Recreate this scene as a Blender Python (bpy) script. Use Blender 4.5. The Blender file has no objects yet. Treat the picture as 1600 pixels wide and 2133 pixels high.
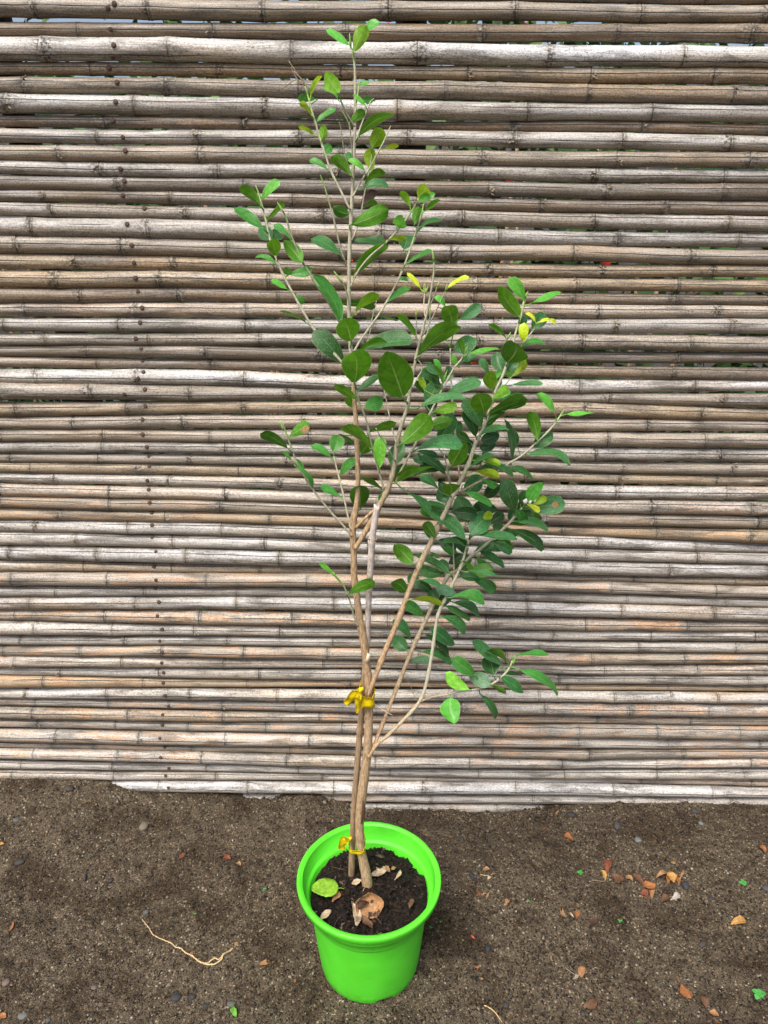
import bpy, math, random
import numpy as np
from mathutils import Vector, Matrix

random.seed(7)
RNG = np.random.default_rng(11)
SC = bpy.context.scene
COL = SC.collection

# ------------------------------------------------------------------ camera
FPX, CX, CY = 1552.0, 800.0, 1066.5          # focal length and centre in photograph pixels
CAM_H, PITCH = 1.46, math.radians(22.0)
cam_d = bpy.data.cameras.new('camera')
cam = bpy.data.objects.new('camera', cam_d)
COL.objects.link(cam)
cam.location = (0, 0, CAM_H)
cam.rotation_euler = (math.radians(90) - PITCH, 0, 0)
cam_d.sensor_fit = 'VERTICAL'
cam_d.sensor_height = 24.0
cam_d.lens = 24.0 * FPX / 2133.0
cam_d.clip_start = 0.02
cam_d.clip_end = 500.0
SC.camera = cam

# ------------------------------------------------------------------ sky, sun, exposure
SUN_EL, SUN_ROT = math.radians(60), math.radians(208)
world = bpy.data.worlds.new('World')
SC.world = world
world.use_nodes = True
wn = world.node_tree
wn.nodes.clear()
sky = wn.nodes.new('ShaderNodeTexSky')
sky.sky_type = 'NISHITA'
sky.sun_disc = False
sky.sun_elevation = SUN_EL
sky.sun_rotation = SUN_ROT
sky.air_density = 0.9
sky.dust_density = 6.0
sky.ozone_density = 0.3
bg = wn.nodes.new('ShaderNodeBackground')
bg.inputs['Strength'].default_value = 0.110
wo = wn.nodes.new('ShaderNodeOutputWorld')
wn.links.new(sky.outputs[0], bg.inputs[0])
wn.links.new(bg.outputs[0], wo.inputs[0])

sun_d = bpy.data.lights.new('sun', 'SUN')
sun_d.energy = 1.5
sun_d.angle = math.radians(24)
sun_d.color = (1.0, 0.975, 0.915)
sun = bpy.data.objects.new('sun', sun_d)
COL.objects.link(sun)
# the sky's sun stands at (sin rot, cos rot) on the horizon plane
sdir = Vector((math.sin(SUN_ROT) * math.cos(SUN_EL), math.cos(SUN_ROT) * math.cos(SUN_EL), math.sin(SUN_EL)))
sun.rotation_euler = sdir.to_track_quat('Z', 'Y').to_euler()
sun.location = sdir * 8

SC.view_settings.view_transform = 'Standard'
SC.view_settings.look = 'None'
SC.view_settings.gamma = 1.0
SC.view_settings.use_curve_mapping = False
SC.view_settings.exposure = 1.0
SC.cycles.max_bounces = 8
SC.cycles.diffuse_bounces = 4
SC.cycles.glossy_bounces = 2
SC.cycles.transmission_bounces = 4

# ------------------------------------------------------------------ projection helpers
SP, CP = math.sin(PITCH), math.cos(PITCH)


def ray(px, py):
    a, b = (px - CX) / FPX, -(py - CY) / FPX
    return Vector((a, CP + b * SP, -SP + b * CP))       # camera axis has length one


def at_y(px, py, Y):
    d = ray(px, py)
    return Vector((0, 0, CAM_H)) + d * (Y / d.y)


def at_z(px, py, Z):
    d = ray(px, py)
    return Vector((0, 0, CAM_H)) + d * ((Z - CAM_H) / d.z)


def m_per_px(p):
    d = Vector(p) - Vector((0, 0, CAM_H))
    return (d.y * CP - d.z * SP) / FPX


# ------------------------------------------------------------------ object helpers
def tag(o, label=None, cat=None, group=None, kind=None):
    if label:
        o['label'] = label
    if cat:
        o['category'] = cat
    if group:
        o['group'] = group
    if kind:
        o['kind'] = kind
    return o


def link(name, me, parent=None):
    o = bpy.data.objects.new(name, me)
    COL.objects.link(o)
    if parent is not None:
        o.parent = parent
    return o


def empty(name, loc, label, cat, group=None):
    o = bpy.data.objects.new(name, None)
    o.empty_display_size = 0.05
    COL.objects.link(o)
    o.location = loc
    return tag(o, label, cat, group)


def put(o, parent):
    """parent o (whose mesh is in world coordinates) to an Empty without moving it"""
    o.parent = parent
    o.location = -Vector(parent.location)
    return o


def mesh(name, verts, faces, mats, smooth=True, fmat=None):
    me = bpy.data.meshes.new(name)
    if isinstance(verts, np.ndarray):
        verts = verts.tolist()
    me.from_pydata([tuple(v) for v in verts], [], faces)
    for m in (mats if isinstance(mats, (list, tuple)) else [mats]):
        me.materials.append(m)
    if smooth:
        me.polygons.foreach_set('use_smooth', [True] * len(me.polygons))
    if fmat is not None:
        me.polygons.foreach_set('material_index', fmat)
    me.update()
    return me


def recenter(o):
    """move the object's origin to its mesh centre (top-level single mesh things)"""
    me = o.data
    n = len(me.vertices)
    co = np.empty(n * 3)
    me.vertices.foreach_get('co', co)
    co = co.reshape(-1, 3)
    c = np.array([co[:, 0].mean(), co[:, 1].mean(), co[:, 2].min()])
    me.vertices.foreach_set('co', (co - c).ravel())
    o.location = Vector(c) + Vector(o.location)
    me.update()
    return o


def frame(t):
    t = t.normalized()
    a = Vector((0, 0, 1)) if abs(t.z) < 0.9 else Vector((0, 1, 0))
    u = t.cross(a).normalized()
    return u, t.cross(u).normalized()


def tube(pts, rad, sides=6, V=None, F=None, caps=True, wob=0.0):
    V = [] if V is None else V
    F = [] if F is None else F
    base = len(V)
    n = len(pts)
    u = None
    for i in range(n):
        t = (pts[min(i + 1, n - 1)] - pts[max(i - 1, 0)])
        if t.length < 1e-9:
            t = Vector((0, 0, 1))
        t.normalize()
        if u is None:
            u, w = frame(t)
        else:
            u = (u - t * u.dot(t)).normalized()
            w = t.cross(u).normalized()
        for k in range(sides):
            a = 2 * math.pi * k / sides
            r = rad[i] * (1 + wob * random.uniform(-1, 1))
            V.append(pts[i] + (u * math.cos(a) + w * math.sin(a)) * r)
    for i in range(n - 1):
        for k in range(sides):
            k2 = (k + 1) % sides
            F.append((base + i * sides + k, base + i * sides + k2, base + (i + 1) * sides + k2, base + (i + 1) * sides + k))
    if caps:
        F.append(tuple(base + k for k in reversed(range(sides))))
        F.append(tuple(base + (n - 1) * sides + k for k in range(sides)))
    return V, F


def catmull(pts, vals, sub):
    """smooth polyline through points, with values carried along"""
    P, R = [], []
    n = len(pts)
    for i in range(n - 1):
        p0, p1, p2, p3 = pts[max(i - 1, 0)], pts[i], pts[i + 1], pts[min(i + 2, n - 1)]
        for s in range(sub):
            t = s / sub
            P.append(0.5 * ((2 * p1) + (p2 - p0) * t + (2 * p0 - 5 * p1 + 4 * p2 - p3) * t * t + (3 * p1 - p0 - 3 * p2 + p3) * t ** 3))
            R.append(vals[i] * (1 - t) + vals[i + 1] * t)
    P.append(pts[-1])
    R.append(vals[-1])
    return P, R


# numpy value noise -------------------------------------------------
def vnoise(x, y, seed):
    xi, yi = np.floor(x).astype(np.int64), np.floor(y).astype(np.int64)
    fx, fy = x - xi, y - yi
    fx, fy = fx * fx * (3 - 2 * fx), fy * fy * (3 - 2 * fy)

    def h(a, b):
        n = (a * 374761393 + b * 668265263 + seed * 974634777) & 0xFFFFFFFF
        n = ((n ^ (n >> 13)) * 1274126177) & 0xFFFFFFFF
        return ((n ^ (n >> 16)) & 0xFFFF) / 65535.0
    return ((h(xi, yi) * (1 - fx) + h(xi + 1, yi) * fx) * (1 - fy) + (h(xi, yi + 1) * (1 - fx) + h(xi + 1, yi + 1) * fx) * fy) * 2 - 1


# ------------------------------------------------------------------ node helpers
class NT:
    def __init__(self, name):
        self.m = bpy.data.materials.new(name)
        self.m.use_nodes = True
        self.t = self.m.node_tree
        self.t.nodes.clear()
        self.out = self.t.nodes.new('ShaderNodeOutputMaterial')

    def n(self, typ, **kw):
        nd = self.t.nodes.new('ShaderNode' + typ)
        for k, v in kw.items():
            setattr(nd, k, v)
        return nd

    def set(self, sock, v):
        if isinstance(v, bpy.types.NodeSocket):
            self.t.links.new(v, sock)
        elif v is not None:
            if isinstance(v, (tuple, list)) and len(v) == 3 and sock.type == 'RGBA':
                v = (*v, 1)
            sock.default_value = v

    def math(self, op, a, b=None, clamp=False):
        nd = self.n('Math', operation=op, use_clamp=clamp)
        self.set(nd.inputs[0], a)
        if b is not None:
            self.set(nd.inputs[1], b)
        return nd.outputs[0]

    def ramp(self, x, a, b, lo=0.0, hi=1.0):
        nd = self.n('MapRange', clamp=True)
        nd.interpolation_type = 'SMOOTHSTEP'
        for s, v in zip(nd.inputs[:5], (x, a, b, lo, hi)):
            self.set(s, v)
        return nd.outputs[0]

    def mix(self, f, a, b, mode='MIX'):
        nd = self.n('Mix', data_type='RGBA', blend_type=mode)
        self.set(nd.inputs[0], f)
        self.set(nd.inputs[6], a)
        self.set(nd.inputs[7], b)
        return nd.outputs[2]

    def comb(self, x, y, z=0.0):
        nd = self.n('CombineXYZ')
        for s, v in zip(nd.inputs, (x, y, z)):
            self.set(s, v)
        return nd.outputs[0]

    def noise(self, vec, scale=1.0, detail=3.0, rough=0.55, dist=0.0):
        nd = self.n('TexNoise')
        self.set(nd.inputs['Vector'], vec)
        nd.inputs['Scale'].default_value = scale
        nd.inputs['Detail'].default_value = detail
        nd.inputs['Roughness'].default_value = rough
        nd.inputs['Distortion'].default_value = dist
        return nd.outputs['Fac']

    def voro(self, vec, scale, feature='F1', out='Distance'):
        nd = self.n('TexVoronoi', feature=feature)
        self.set(nd.inputs['Vector'], vec)
        nd.inputs['Scale'].default_value = scale
        return nd.outputs[out]

    def obj(self):
        return self.n('TexCoord').outputs['Object']

    def bump(self, h, strength=0.3, dist=0.001):
        nd = self.n('Bump')
        nd.inputs['Strength'].default_value = strength
        nd.inputs['Distance'].default_value = dist
        self.set(nd.inputs['Height'], h)
        return nd.outputs[0]

    def bsdf(self, color, rough=0.6, spec=0.4, normal=None, transl=0.0, tcol=None, **kw):
        p = self.n('BsdfPrincipled')
        self.set(p.inputs['Base Color'], color)
        self.set(p.inputs['Roughness'], rough)
        self.set(p.inputs['Specular IOR Level'], spec)
        for k, v in kw.items():
            self.set(p.inputs[k.replace('_', ' ')], v)
        if normal is not None:
            self.set(p.inputs['Normal'], normal)
        s = p.outputs[0]
        if transl:
            tr = self.n('BsdfTranslucent')
            self.set(tr.inputs['Color'], tcol if tcol is not None else color)
            mx = self.n('MixShader')
            self.set(mx.inputs[0], transl)
            self.t.links.new(s, mx.inputs[1])
            self.t.links.new(tr.outputs[0], mx.inputs[2])
            s = mx.outputs[0]
        self.t.links.new(s, self.out.inputs[0])
        return self.m


def simple(name, col, rough=0.7, spec=0.3, var=0.25, scale=60.0, bump=0.3, dark=None):
    """a matt natural material: two-scale noise over one colour"""
    t = NT(name)
    oc = t.obj()
    n1 = t.noise(oc, scale, 4.0)
    c = t.mix(t.ramp(n1, 0.3, 0.7), tuple(x * (1 - var) for x in col), tuple(min(1, x * (1 + var)) for x in col))
    if dark:
        c = t.mix(t.ramp(t.noise(oc, scale * 0.35, 3.0), 0.52, 0.68), c, dark)
    return t.bsdf(c, rough, spec, t.bump(n1, bump, 0.001))


# ------------------------------------------------------------------ materials
def make_bamboo():
    t = NT('weathered_bamboo')
    uv = t.n('UVMap', uv_map='UV').outputs[0]
    sp = t.n('SeparateXYZ')
    t.set(sp.inputs[0], uv)
    u, v = sp.outputs[0], sp.outputs[1]
    mk = t.n('Attribute', attribute_name='mark')
    ms = t.n('SeparateColor')
    t.set(ms.inputs[0], mk.outputs['Color'])
    node, orange, pale = ms.outputs[0], ms.outputs[1], ms.outputs[2]
    oi = t.n('ObjectInfo')
    tint, rnd = oi.outputs['Color'], oi.outputs['Random']
    z = t.math('MULTIPLY', rnd, 37.0)

    def co(su, sv):
        return t.comb(t.math('MULTIPLY', u, su), t.math('MULTIPLY', v, sv), z)
    fibre = t.noise(co(12, 520), 1, 4, 0.6)
    streak = t.noise(co(5, 150), 1, 4, 0.6)
    blotch = t.noise(co(7, 45), 1, 5, 0.65, 0.4)
    broad = t.noise(co(1.7, 16), 1, 3, 0.5)
    speck = t.noise(co(210, 420), 1, 3, 0.7)
    fine = t.noise(co(90, 900), 1, 2, 0.6)
    c = t.mix(1.0, tint, t.mix(t.ramp(fibre, 0.28, 0.72), (0.56, 0.55, 0.54), (1.28, 1.28, 1.28)), 'MULTIPLY')
    # silvery bloom left by weather in long streaks
    c = t.mix(t.math('MULTIPLY', t.ramp(streak, 0.50, 0.72), 0.42), c, (0.545, 0.55, 0.56))
    c = t.mix(t.math('MULTIPLY', pale, t.ramp(t.noise(co(3, 60), 1, 4, 0.6), 0.36, 0.55)), c, (0.585, 0.60, 0.63))
    # tan skin where the grey is not yet through
    c = t.mix(t.math('MULTIPLY', t.ramp(broad, 0.54, 0.72), 0.55), c, t.mix(1.0, tint, (1.0, 0.78, 0.55), 'MULTIPLY'))
    # the culm turns browner and darker towards its underside, with a ragged edge
    upn = t.n('Attribute', attribute_name='upness').outputs['Fac']
    low = t.ramp(t.math('ADD', upn, t.math('MULTIPLY', t.math('SUBTRACT', t.noise(co(4, 60), 1, 3), 0.5), 1.6)), -0.62, 0.10, 1.0, 0.0)
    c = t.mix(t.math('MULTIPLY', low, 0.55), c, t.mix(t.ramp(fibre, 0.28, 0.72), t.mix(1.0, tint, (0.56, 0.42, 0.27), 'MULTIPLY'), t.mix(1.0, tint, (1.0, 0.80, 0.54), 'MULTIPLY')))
    # old dark weathering in large patches, more on some culms than on others
    old = t.math('MULTIPLY', t.ramp(t.noise(co(2.6, 22), 1, 5, 0.7), 0.50, 0.64), t.math('ADD', t.math('MULTIPLY', rnd, 0.6), 0.12))
    c = t.mix(old, c, t.mix(t.ramp(fibre, 0.3, 0.7), (0.060, 0.056, 0.052), (0.21, 0.20, 0.185)))
    og = t.math('MULTIPLY', orange, t.ramp(t.noise(co(11, 85), 1, 4, 0.6, 0.3), 0.46, 0.60))
    c = t.mix(t.math('MULTIPLY', og, 0.8), c, (0.62, 0.34, 0.17))
    # mould: grey-black film in patches and pepper-like specks
    c = t.mix(t.math('MULTIPLY', t.ramp(blotch, 0.47, 0.66), 0.76), c, (0.10, 0.09, 0.075))
    c = t.mix(t.math('MULTIPLY', t.ramp(speck, 0.56, 0.65), t.ramp(blotch, 0.34, 0.60, 0.22, 0.95)), c, (0.055, 0.048, 0.042))
    c = t.mix(t.math('MULTIPLY', t.ramp(fine, 0.60, 0.72), 0.5), c, (0.075, 0.066, 0.056))
    grit = t.noise(co(300, 460), 1, 3, 0.7)
    c = t.mix(1.0, c, t.mix(t.ramp(grit, 0.36, 0.64), (0.70, 0.695, 0.69), (1.24, 1.24, 1.24)), 'MULTIPLY')
    # dirt that collects on the nodes
    nd = t.math('MULTIPLY', node, t.ramp(t.noise(co(150, 190), 1, 4, 0.75), 0.44, 0.60))
    c = t.mix(t.math('MULTIPLY', nd, 0.95), c, (0.028, 0.026, 0.024))
    nd2 = t.math('MULTIPLY', node, t.ramp(t.noise(co(60, 90), 1, 3, 0.7), 0.55, 0.66))
    c = t.mix(t.math('MULTIPLY', nd2, 0.5), c, (0.46, 0.44, 0.38))
    ring = t.n('Attribute', attribute_name='ring').outputs['Fac']
    c = t.mix(t.math('MULTIPLY', ring, t.ramp(t.noise(co(40, 120), 1, 3), 0.30, 0.50, 0.35, 1.0)), c, (0.018, 0.015, 0.013))
    # drying crack that runs along the culm through the nail, with a wander
    wob = t.math('MULTIPLY', t.math('SUBTRACT', t.noise(co(16, 0), 1, 3), 0.5), 0.0035)
    dv = t.math('ABSOLUTE', t.math('SUBTRACT', v, wob))
    crack = t.math('MULTIPLY', t.ramp(dv, 0.0004, 0.0012, 1.0, 0.0), t.ramp(t.noise(co(2.6, 0), 1, 2), 0.38, 0.48))
    dv2 = t.math('ABSOLUTE', t.math('SUBTRACT', t.math('ADD', v, wob), t.math('SUBTRACT', t.math('MULTIPLY', rnd, 0.02), 0.012)))
    cr2 = t.math('MULTIPLY', t.ramp(dv2, 0.0001, 0.0005, 0.8, 0.0), t.ramp(t.noise(co(3.7, 3), 1, 2), 0.54, 0.62))
    crk = t.math('MAXIMUM', crack, cr2)
    c = t.mix(crk, c, (0.02, 0.017, 0.014))
    h = t.math('SUBTRACT', t.math('ADD', t.math('MULTIPLY', fibre, 0.5), t.math('MULTIPLY', nd, 0.6)), t.math('MULTIPLY', crk, 2.0))
    rough = t.ramp(streak, 0.3, 0.7, 0.62, 0.40)
    return t.bsdf(c, rough, 0.40, t.bump(h, 0.55, 0.0009))


def make_leaf():
    t = NT('leaf_blade')
    uv = t.n('UVMap', uv_map='UV').outputs[0]
    sp = t.n('SeparateXYZ')
    t.set(sp.inputs[0], uv)
    u, v = sp.outputs[0], sp.outputs[1]           # u across -1..1, v along 0..1
    oi = t.n('ObjectInfo')
    tint, alpha, rnd = oi.outputs['Color'], oi.outputs['Alpha'], oi.outputs['Random']
    z = t.math('MULTIPLY', rnd, 50.0)
    co = t.comb(u, t.math('MULTIPLY', v, 3.0), z)
    blot = t.noise(co, 2.2, 4, 0.6)
    spk = t.noise(co, 9.0, 3, 0.7)
    c = t.mix(1.0, tint, t.mix(t.ramp(blot, 0.3, 0.7), (0.78, 0.80, 0.75), (1.22, 1.2, 1.25)), 'MULTIPLY')
    au = t.math('ABSOLUTE', u)
    # side veins, faint
    vv = t.math('ADD', t.math('MULTIPLY', v, 46.0), t.math('MULTIPLY', au, -14.0))
    vein = t.ramp(t.math('SINE', vv), 0.86, 1.0)
    c = t.mix(t.math('MULTIPLY', vein, 0.24), c, t.mix(0.5, c, (0.35, 0.5, 0.18)))
    # pale dust and water marks on the upper face (alpha = how many)
    dust = t.math('MULTIPLY', alpha, t.ramp(spk, 0.55, 0.66))
    c = t.mix(t.math('MULTIPLY', dust, 0.55), c, (0.38, 0.48, 0.36))
    film = t.math('MULTIPLY', alpha, t.ramp(t.noise(co, 1.3, 2), 0.4, 0.7))
    c = t.mix(t.math('MULTIPLY', film, 0.06), c, (0.28, 0.42, 0.33))
    # midrib and thin light margin
    mid = t.ramp(t.math('ADD', au, t.math('MULTIPLY', v, 0.03)), 0.030, 0.075, 1.0, 0.0)
    mid = t.math('MULTIPLY', mid, t.ramp(v, 0.45, 0.97, 1.0, 0.15))
    back = t.n('NewGeometry').outputs['Backfacing']
    mid = t.math('MULTIPLY', mid, t.math('ADD', t.math('MULTIPLY', back, 0.45), 0.45))
    c = t.mix(mid, c, t.mix(0.55, c, (0.45, 0.60, 0.26)))
    edge = t.ramp(au, 0.93, 0.99)
    c = t.mix(t.math('MULTIPLY', edge, 0.35), c, (0.42, 0.55, 0.20))
    tc = t.mix(1.0, c, (1.5, 1.45, 0.7), 'MULTIPLY')
    rough = t.math('ADD', t.math('MULTIPLY', back, 0.18), t.math('ADD', t.math('MULTIPLY', alpha, 0.10), 0.36))
    h = t.math('ADD', t.math('MULTIPLY', vein, -0.3), t.math('MULTIPLY', blot, 1.0))
    return t.bsdf(c, rough, 0.42, t.bump(h, 0.35, 0.0012), 0.30, tc)


def make_bark():
    t = NT('young_bark')
    at = t.n('Attribute', attribute_name='age')
    age = at.outputs['Fac']                        # 0 woody .. 1 green shoot
    oc = t.obj()
    st = t.n('Mapping')
    t.set(st.inputs[0], oc)
    st.inputs['Scale'].default_value = (1, 1, 0.22)
    n1 = t.noise(st.outputs[0], 420, 5, 0.65)
    n2 = t.noise(oc, 60, 3, 0.6)
    wood = t.mix(t.ramp(n1, 0.30, 0.70), (0.22, 0.130, 0.064), (0.56, 0.405, 0.240))
    wood = t.mix(t.math('MULTIPLY', t.ramp(n2, 0.48, 0.66), 0.4), wood, (0.42, 0.34, 0.24))
    grey = t.mix(t.ramp(n1, 0.3, 0.7), (0.33, 0.31, 0.215), (0.50, 0.49, 0.37))
    green = t.mix(t.ramp(n1, 0.3, 0.7), (0.20, 0.37, 0.08), (0.36, 0.52, 0.17))
    c = t.mix(t.ramp(age, 0.15, 0.45), wood, grey)
    c = t.mix(t.ramp(age, 0.70, 0.95), c, green)
    lent = t.ramp(t.voro(oc, 150), 0.10, 0.18, 1.0, 0.0)
    c = t.mix(t.math('MULTIPLY', lent, t.ramp(age, 0.0, 0.4, 0.7, 0.0)), c, (0.46, 0.38, 0.29))
    return t.bsdf(c, 0.72, 0.25, t.bump(n1, 0.7, 0.0012))


def make_soil():
    t = NT('sandy_soil')
    oc = t.obj()
    grain = t.noise(oc, 330, 3, 0.75)
    v = t.n('TexVoronoi', feature='F1')
    t.set(v.inputs['Vector'], oc)
    v.inputs['Scale'].default_value = 300
    cell = t.n('SeparateColor')
    t.set(cell.inputs[0], v.outputs['Color'])
    patch = t.noise(oc, 5.0, 5, 0.6, 0.4)
    patch2 = t.noise(oc, 22.0, 5, 0.65, 0.2)
    c = t.mix(t.ramp(grain, 0.34, 0.68), (0.050, 0.0395, 0.0265), (0.140, 0.112, 0.078))
    c = t.mix(t.ramp(cell.outputs[0], 0.86, 0.98), c, (0.20, 0.16, 0.10))
    c = t.mix(t.ramp(cell.outputs[1], 0.76, 0.90), c, (0.018, 0.015, 0.013))
    c = t.mix(t.ramp(cell.outputs[2], 0.975, 0.99), c, (0.34, 0.30, 0.23))
    damp = t.math('MAXIMUM', t.ramp(patch, 0.47, 0.62), t.math('MULTIPLY', t.ramp(patch2, 0.50, 0.64), 0.9))
    c = t.mix(t.math('MULTIPLY', damp, 0.78), c, t.mix(1.0, c, (0.38, 0.33, 0.29), 'MULTIPLY'))
    c = t.mix(t.math('MULTIPLY', t.ramp(t.noise(oc, 13, 4, 0.7), 0.55, 0.7), 0.35), c, t.mix(1.0, c, (0.75, 0.58, 0.50), 'MULTIPLY'))
    h = t.math('ADD', grain, t.math('MULTIPLY', v.outputs['Distance'], -0.8))
    return t.bsdf(c, 0.92, 0.15, t.bump(h, 0.9, 0.003))


def make_attr_mat(name, attr, rough=0.8, var=0.3, scale=250.0):
    t = NT(name)
    a = t.n('Attribute', attribute_name=attr)
    n1 = t.noise(t.obj(), scale, 3)
    c = t.mix(1.0, a.outputs['Color'], t.mix(n1, (1 - var,) * 3, (1 + var,) * 3), 'MULTIPLY')
    return t.bsdf(c, rough, 0.25, t.bump(n1, 0.4, 0.001))


def make_pot_mat():
    t = NT('green_plastic')
    oc = t.obj()
    n1 = t.noise(oc, 22, 3)
    sp = t.n('SeparateXYZ')
    t.set(sp.inputs[0], oc)
    c = t.mix(t.ramp(n1, 0.3, 0.7), (0.105, 0.72, 0.032), (0.12, 0.80, 0.040))
    # soil crumbs and splashes stuck to it
    d = t.noise(oc, 260, 2, 0.6)
    m = t.noise(oc, 9, 3, 0.6)
    dirt = t.math('MULTIPLY', t.ramp(d, 0.70, 0.74), t.ramp(m, 0.50, 0.62))
    c = t.mix(t.math('MULTIPLY', dirt, 0.85), c, (0.035, 0.04, 0.018))
    low = t.math('MULTIPLY', t.ramp(sp.outputs[2], 0.0, 0.05, 0.5, 0.0), t.ramp(t.noise(oc, 50, 4, 0.7), 0.46, 0.66))
    c = t.mix(low, c, (0.085, 0.14, 0.045))
    return t.bsdf(c, t.ramp(m, 0.3, 0.7, 0.34, 0.48), 0.42, t.bump(n1, 0.12, 0.001), 0.16, (0.10, 0.85, 0.04))


def make_dead(name):
    """dry leaves: tint comes from the object's colour"""
    t = NT(name)
    oi = t.n('ObjectInfo')
    oc = t.obj()
    n1 = t.noise(oc, 150, 4, 0.65)
    n2 = t.noise(oc, 55, 4, 0.65)
    c = t.mix(1.0, oi.outputs['Color'], t.mix(t.ramp(n1, 0.3, 0.7), (0.65, 0.62, 0.6), (1.25, 1.2, 1.15)), 'MULTIPLY')
    c = t.mix(t.math('MULTIPLY', t.ramp(n2, 0.50, 0.62), oi.outputs['Alpha']), c, (0.035, 0.024, 0.018))
    return t.bsdf(c, 0.6, 0.3, t.bump(n1, 0.5, 0.001), 0.12)


def make_tape():
    t = NT('yellow_tape')
    oc = t.obj()
    n1 = t.noise(oc, 120, 3)
    c = t.mix(t.ramp(n1, 0.3, 0.7), (0.82, 0.62, 0.008), (0.90, 0.72, 0.012))
    c = t.mix(t.math('MULTIPLY', t.ramp(t.noise(oc, 300, 3), 0.60, 0.7), 0.35), c, (0.28, 0.19, 0.03))
    return t.bsdf(c, 0.42, 0.4, t.bump(n1, 0.4, 0.001), 0.25)


def make_cane():
    t = NT('dry_cane')
    at = t.n('Attribute', attribute_name='age')
    oc = t.obj()
    st = t.n('Mapping')
    t.set(st.inputs[0], oc)
    st.inputs['Scale'].default_value = (1, 1, 0.06)
    n1 = t.noise(st.outputs[0], 420, 4, 0.65)
    n2 = t.noise(oc, 70, 3, 0.6)
    low = t.mix(t.ramp(n1, 0.3, 0.7), (0.20, 0.13, 0.072), (0.42, 0.30, 0.19))
    high = t.mix(t.ramp(n1, 0.3, 0.7), (0.44, 0.38, 0.33), (0.74, 0.67, 0.61))
    c = t.mix(at.outputs['Fac'], low, high)
    c = t.mix(t.math('MULTIPLY', t.ramp(n2, 0.50, 0.66), 0.5), c, (0.24, 0.14, 0.085))
    return t.bsdf(c, 0.6, 0.3, t.bump(n1, 0.7, 0.001))


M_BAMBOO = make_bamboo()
M_LEAF = make_leaf()
M_BARK = make_bark()
M_SOIL = make_soil()
M_GRAIN = make_attr_mat('sand_grain', 'tone', 0.85, 0.3)
M_CHIP = make_attr_mat('peat_chip', 'tone', 0.9, 0.3)
M_POT = make_pot_mat()
M_DEAD = make_dead('dry_leaf')
M_TAPE = make_tape()
M_CANE = make_cane()
M_RUST = simple('rusty_iron', (0.072, 0.042, 0.032), 0.75, 0.3, 0.4, 900, 0.6)
M_PEAT = simple('black_peat', (0.0075, 0.0055, 0.0045), 0.95, 0.15, 0.5, 400, 0.9)
M_POST = simple('grey_post_wood', (0.075, 0.06, 0.048), 0.85, 0.2, 0.4, 90, 0.5)
M_ROOT = simple('pale_root', (0.50, 0.37, 0.195), 0.7, 0.25, 0.2, 300, 0.4)
M_TWIG = simple('dark_twig', (0.10, 0.062, 0.042), 0.8, 0.2, 0.35, 300, 0.4)
M_STRAW = simple('straw', (0.50, 0.36, 0.15), 0.6, 0.3, 0.2, 300, 0.3)
M_FIBRE = simple('dry_fibre', (0.26, 0.21, 0.155), 0.8, 0.2, 0.3, 300, 0.3)
M_SPROUT = simple('fresh_sprout', (0.055, 0.27, 0.05), 0.5, 0.4, 0.2, 200, 0.2)
M_WALL = simple('grey_render', (0.09, 0.092, 0.095), 0.9, 0.2, 0.25, 25, 0.4)
M_HEDGE = make_attr_mat('garden_foliage', 'tone', 0.5, 0.25, 60)
M_WHITE = simple('white_scab', (0.78, 0.75, 0.70), 0.8, 0.2, 0.1, 500, 0.3)
M_SCAR = simple('bark_wound', (0.085, 0.045, 0.025), 0.85, 0.2, 0.5, 500, 0.8)
M_PALESCAR = simple('cut_wood', (0.62, 0.52, 0.38), 0.7, 0.25, 0.2, 500, 0.4)

# ================================================================== GROUND
YF = 1.60                                       # plane of the posts' face: the culms sit in front of it
SOIL_PX = [(-250, 1618), (0, 1622), (120, 1625), (190, 1629), (240, 1635), (290, 1643), (340, 1650), (430, 1655), (520, 1664), (570, 1665), (640, 1657), (690, 1668),
           (740, 1688), (850, 1690), (930, 1689), (1000, 1694), (1080, 1691), (1160, 1683), (1300, 1677), (1450, 1676), (1600, 1679), (1850, 1682)]
_sx, _sz = [], []
for px, py in SOIL_PX:
    p = at_y(px, py, YF - 0.028)
    _sx.append(p.x)
    _sz.append(p.z)


def ground_h(x, y, fine=True):
    x = np.asarray(x, float)
    y = np.asarray(y, float)
    hf = np.interp(x, _sx, _sz)
    s = np.clip((y - 1.26) / (YF - 0.03 - 1.26), 0, 1)
    s = s * s * (3 - 2 * s)
    near = np.exp(-((x + 0.02) ** 2 + (y - 1.1) ** 2) / 0.05)
    fall = np.clip((3.2 - y) / 1.4, 0, 1) if True else 1
    h = hf * s * np.where(y > YF, fall, 1)
    u = 0.016 * vnoise(x * 3.1 + 5, y * 3.1, 3) + 0.008 * vnoise(x * 9, y * 9, 4)
    h = h + u * (1 - near) * (1 - 0.8 * np.clip((y - 1.45) / 0.1, 0, 1))
    # drag marks raked in front of the pot on the right
    g = np.sin((x * 0.8 + y * 0.55) * 95) * np.exp(-((x - 0.28) / 0.13) ** 2 - ((y - 0.98) / 0.12) ** 2)
    h = h - 0.0035 * np.clip(g, 0, 1)
    if fine:
        dense = (np.abs(x) < 1.4) & (y > 0.3) & (y < 1.75)
        f = 0.0035 * vnoise(x * 38, y * 38, 5) + 0.0028 * vnoise(x * 95, y * 95, 6) + 0.0022 * vnoise(x * 210, y * 210, 7)
        clod = np.clip(vnoise(x * 55 + 9, y * 55, 8) - 0.45, 0, 1) * 0.008
        h = h + np.where(dense, f + clod, 0)
    return h


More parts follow.
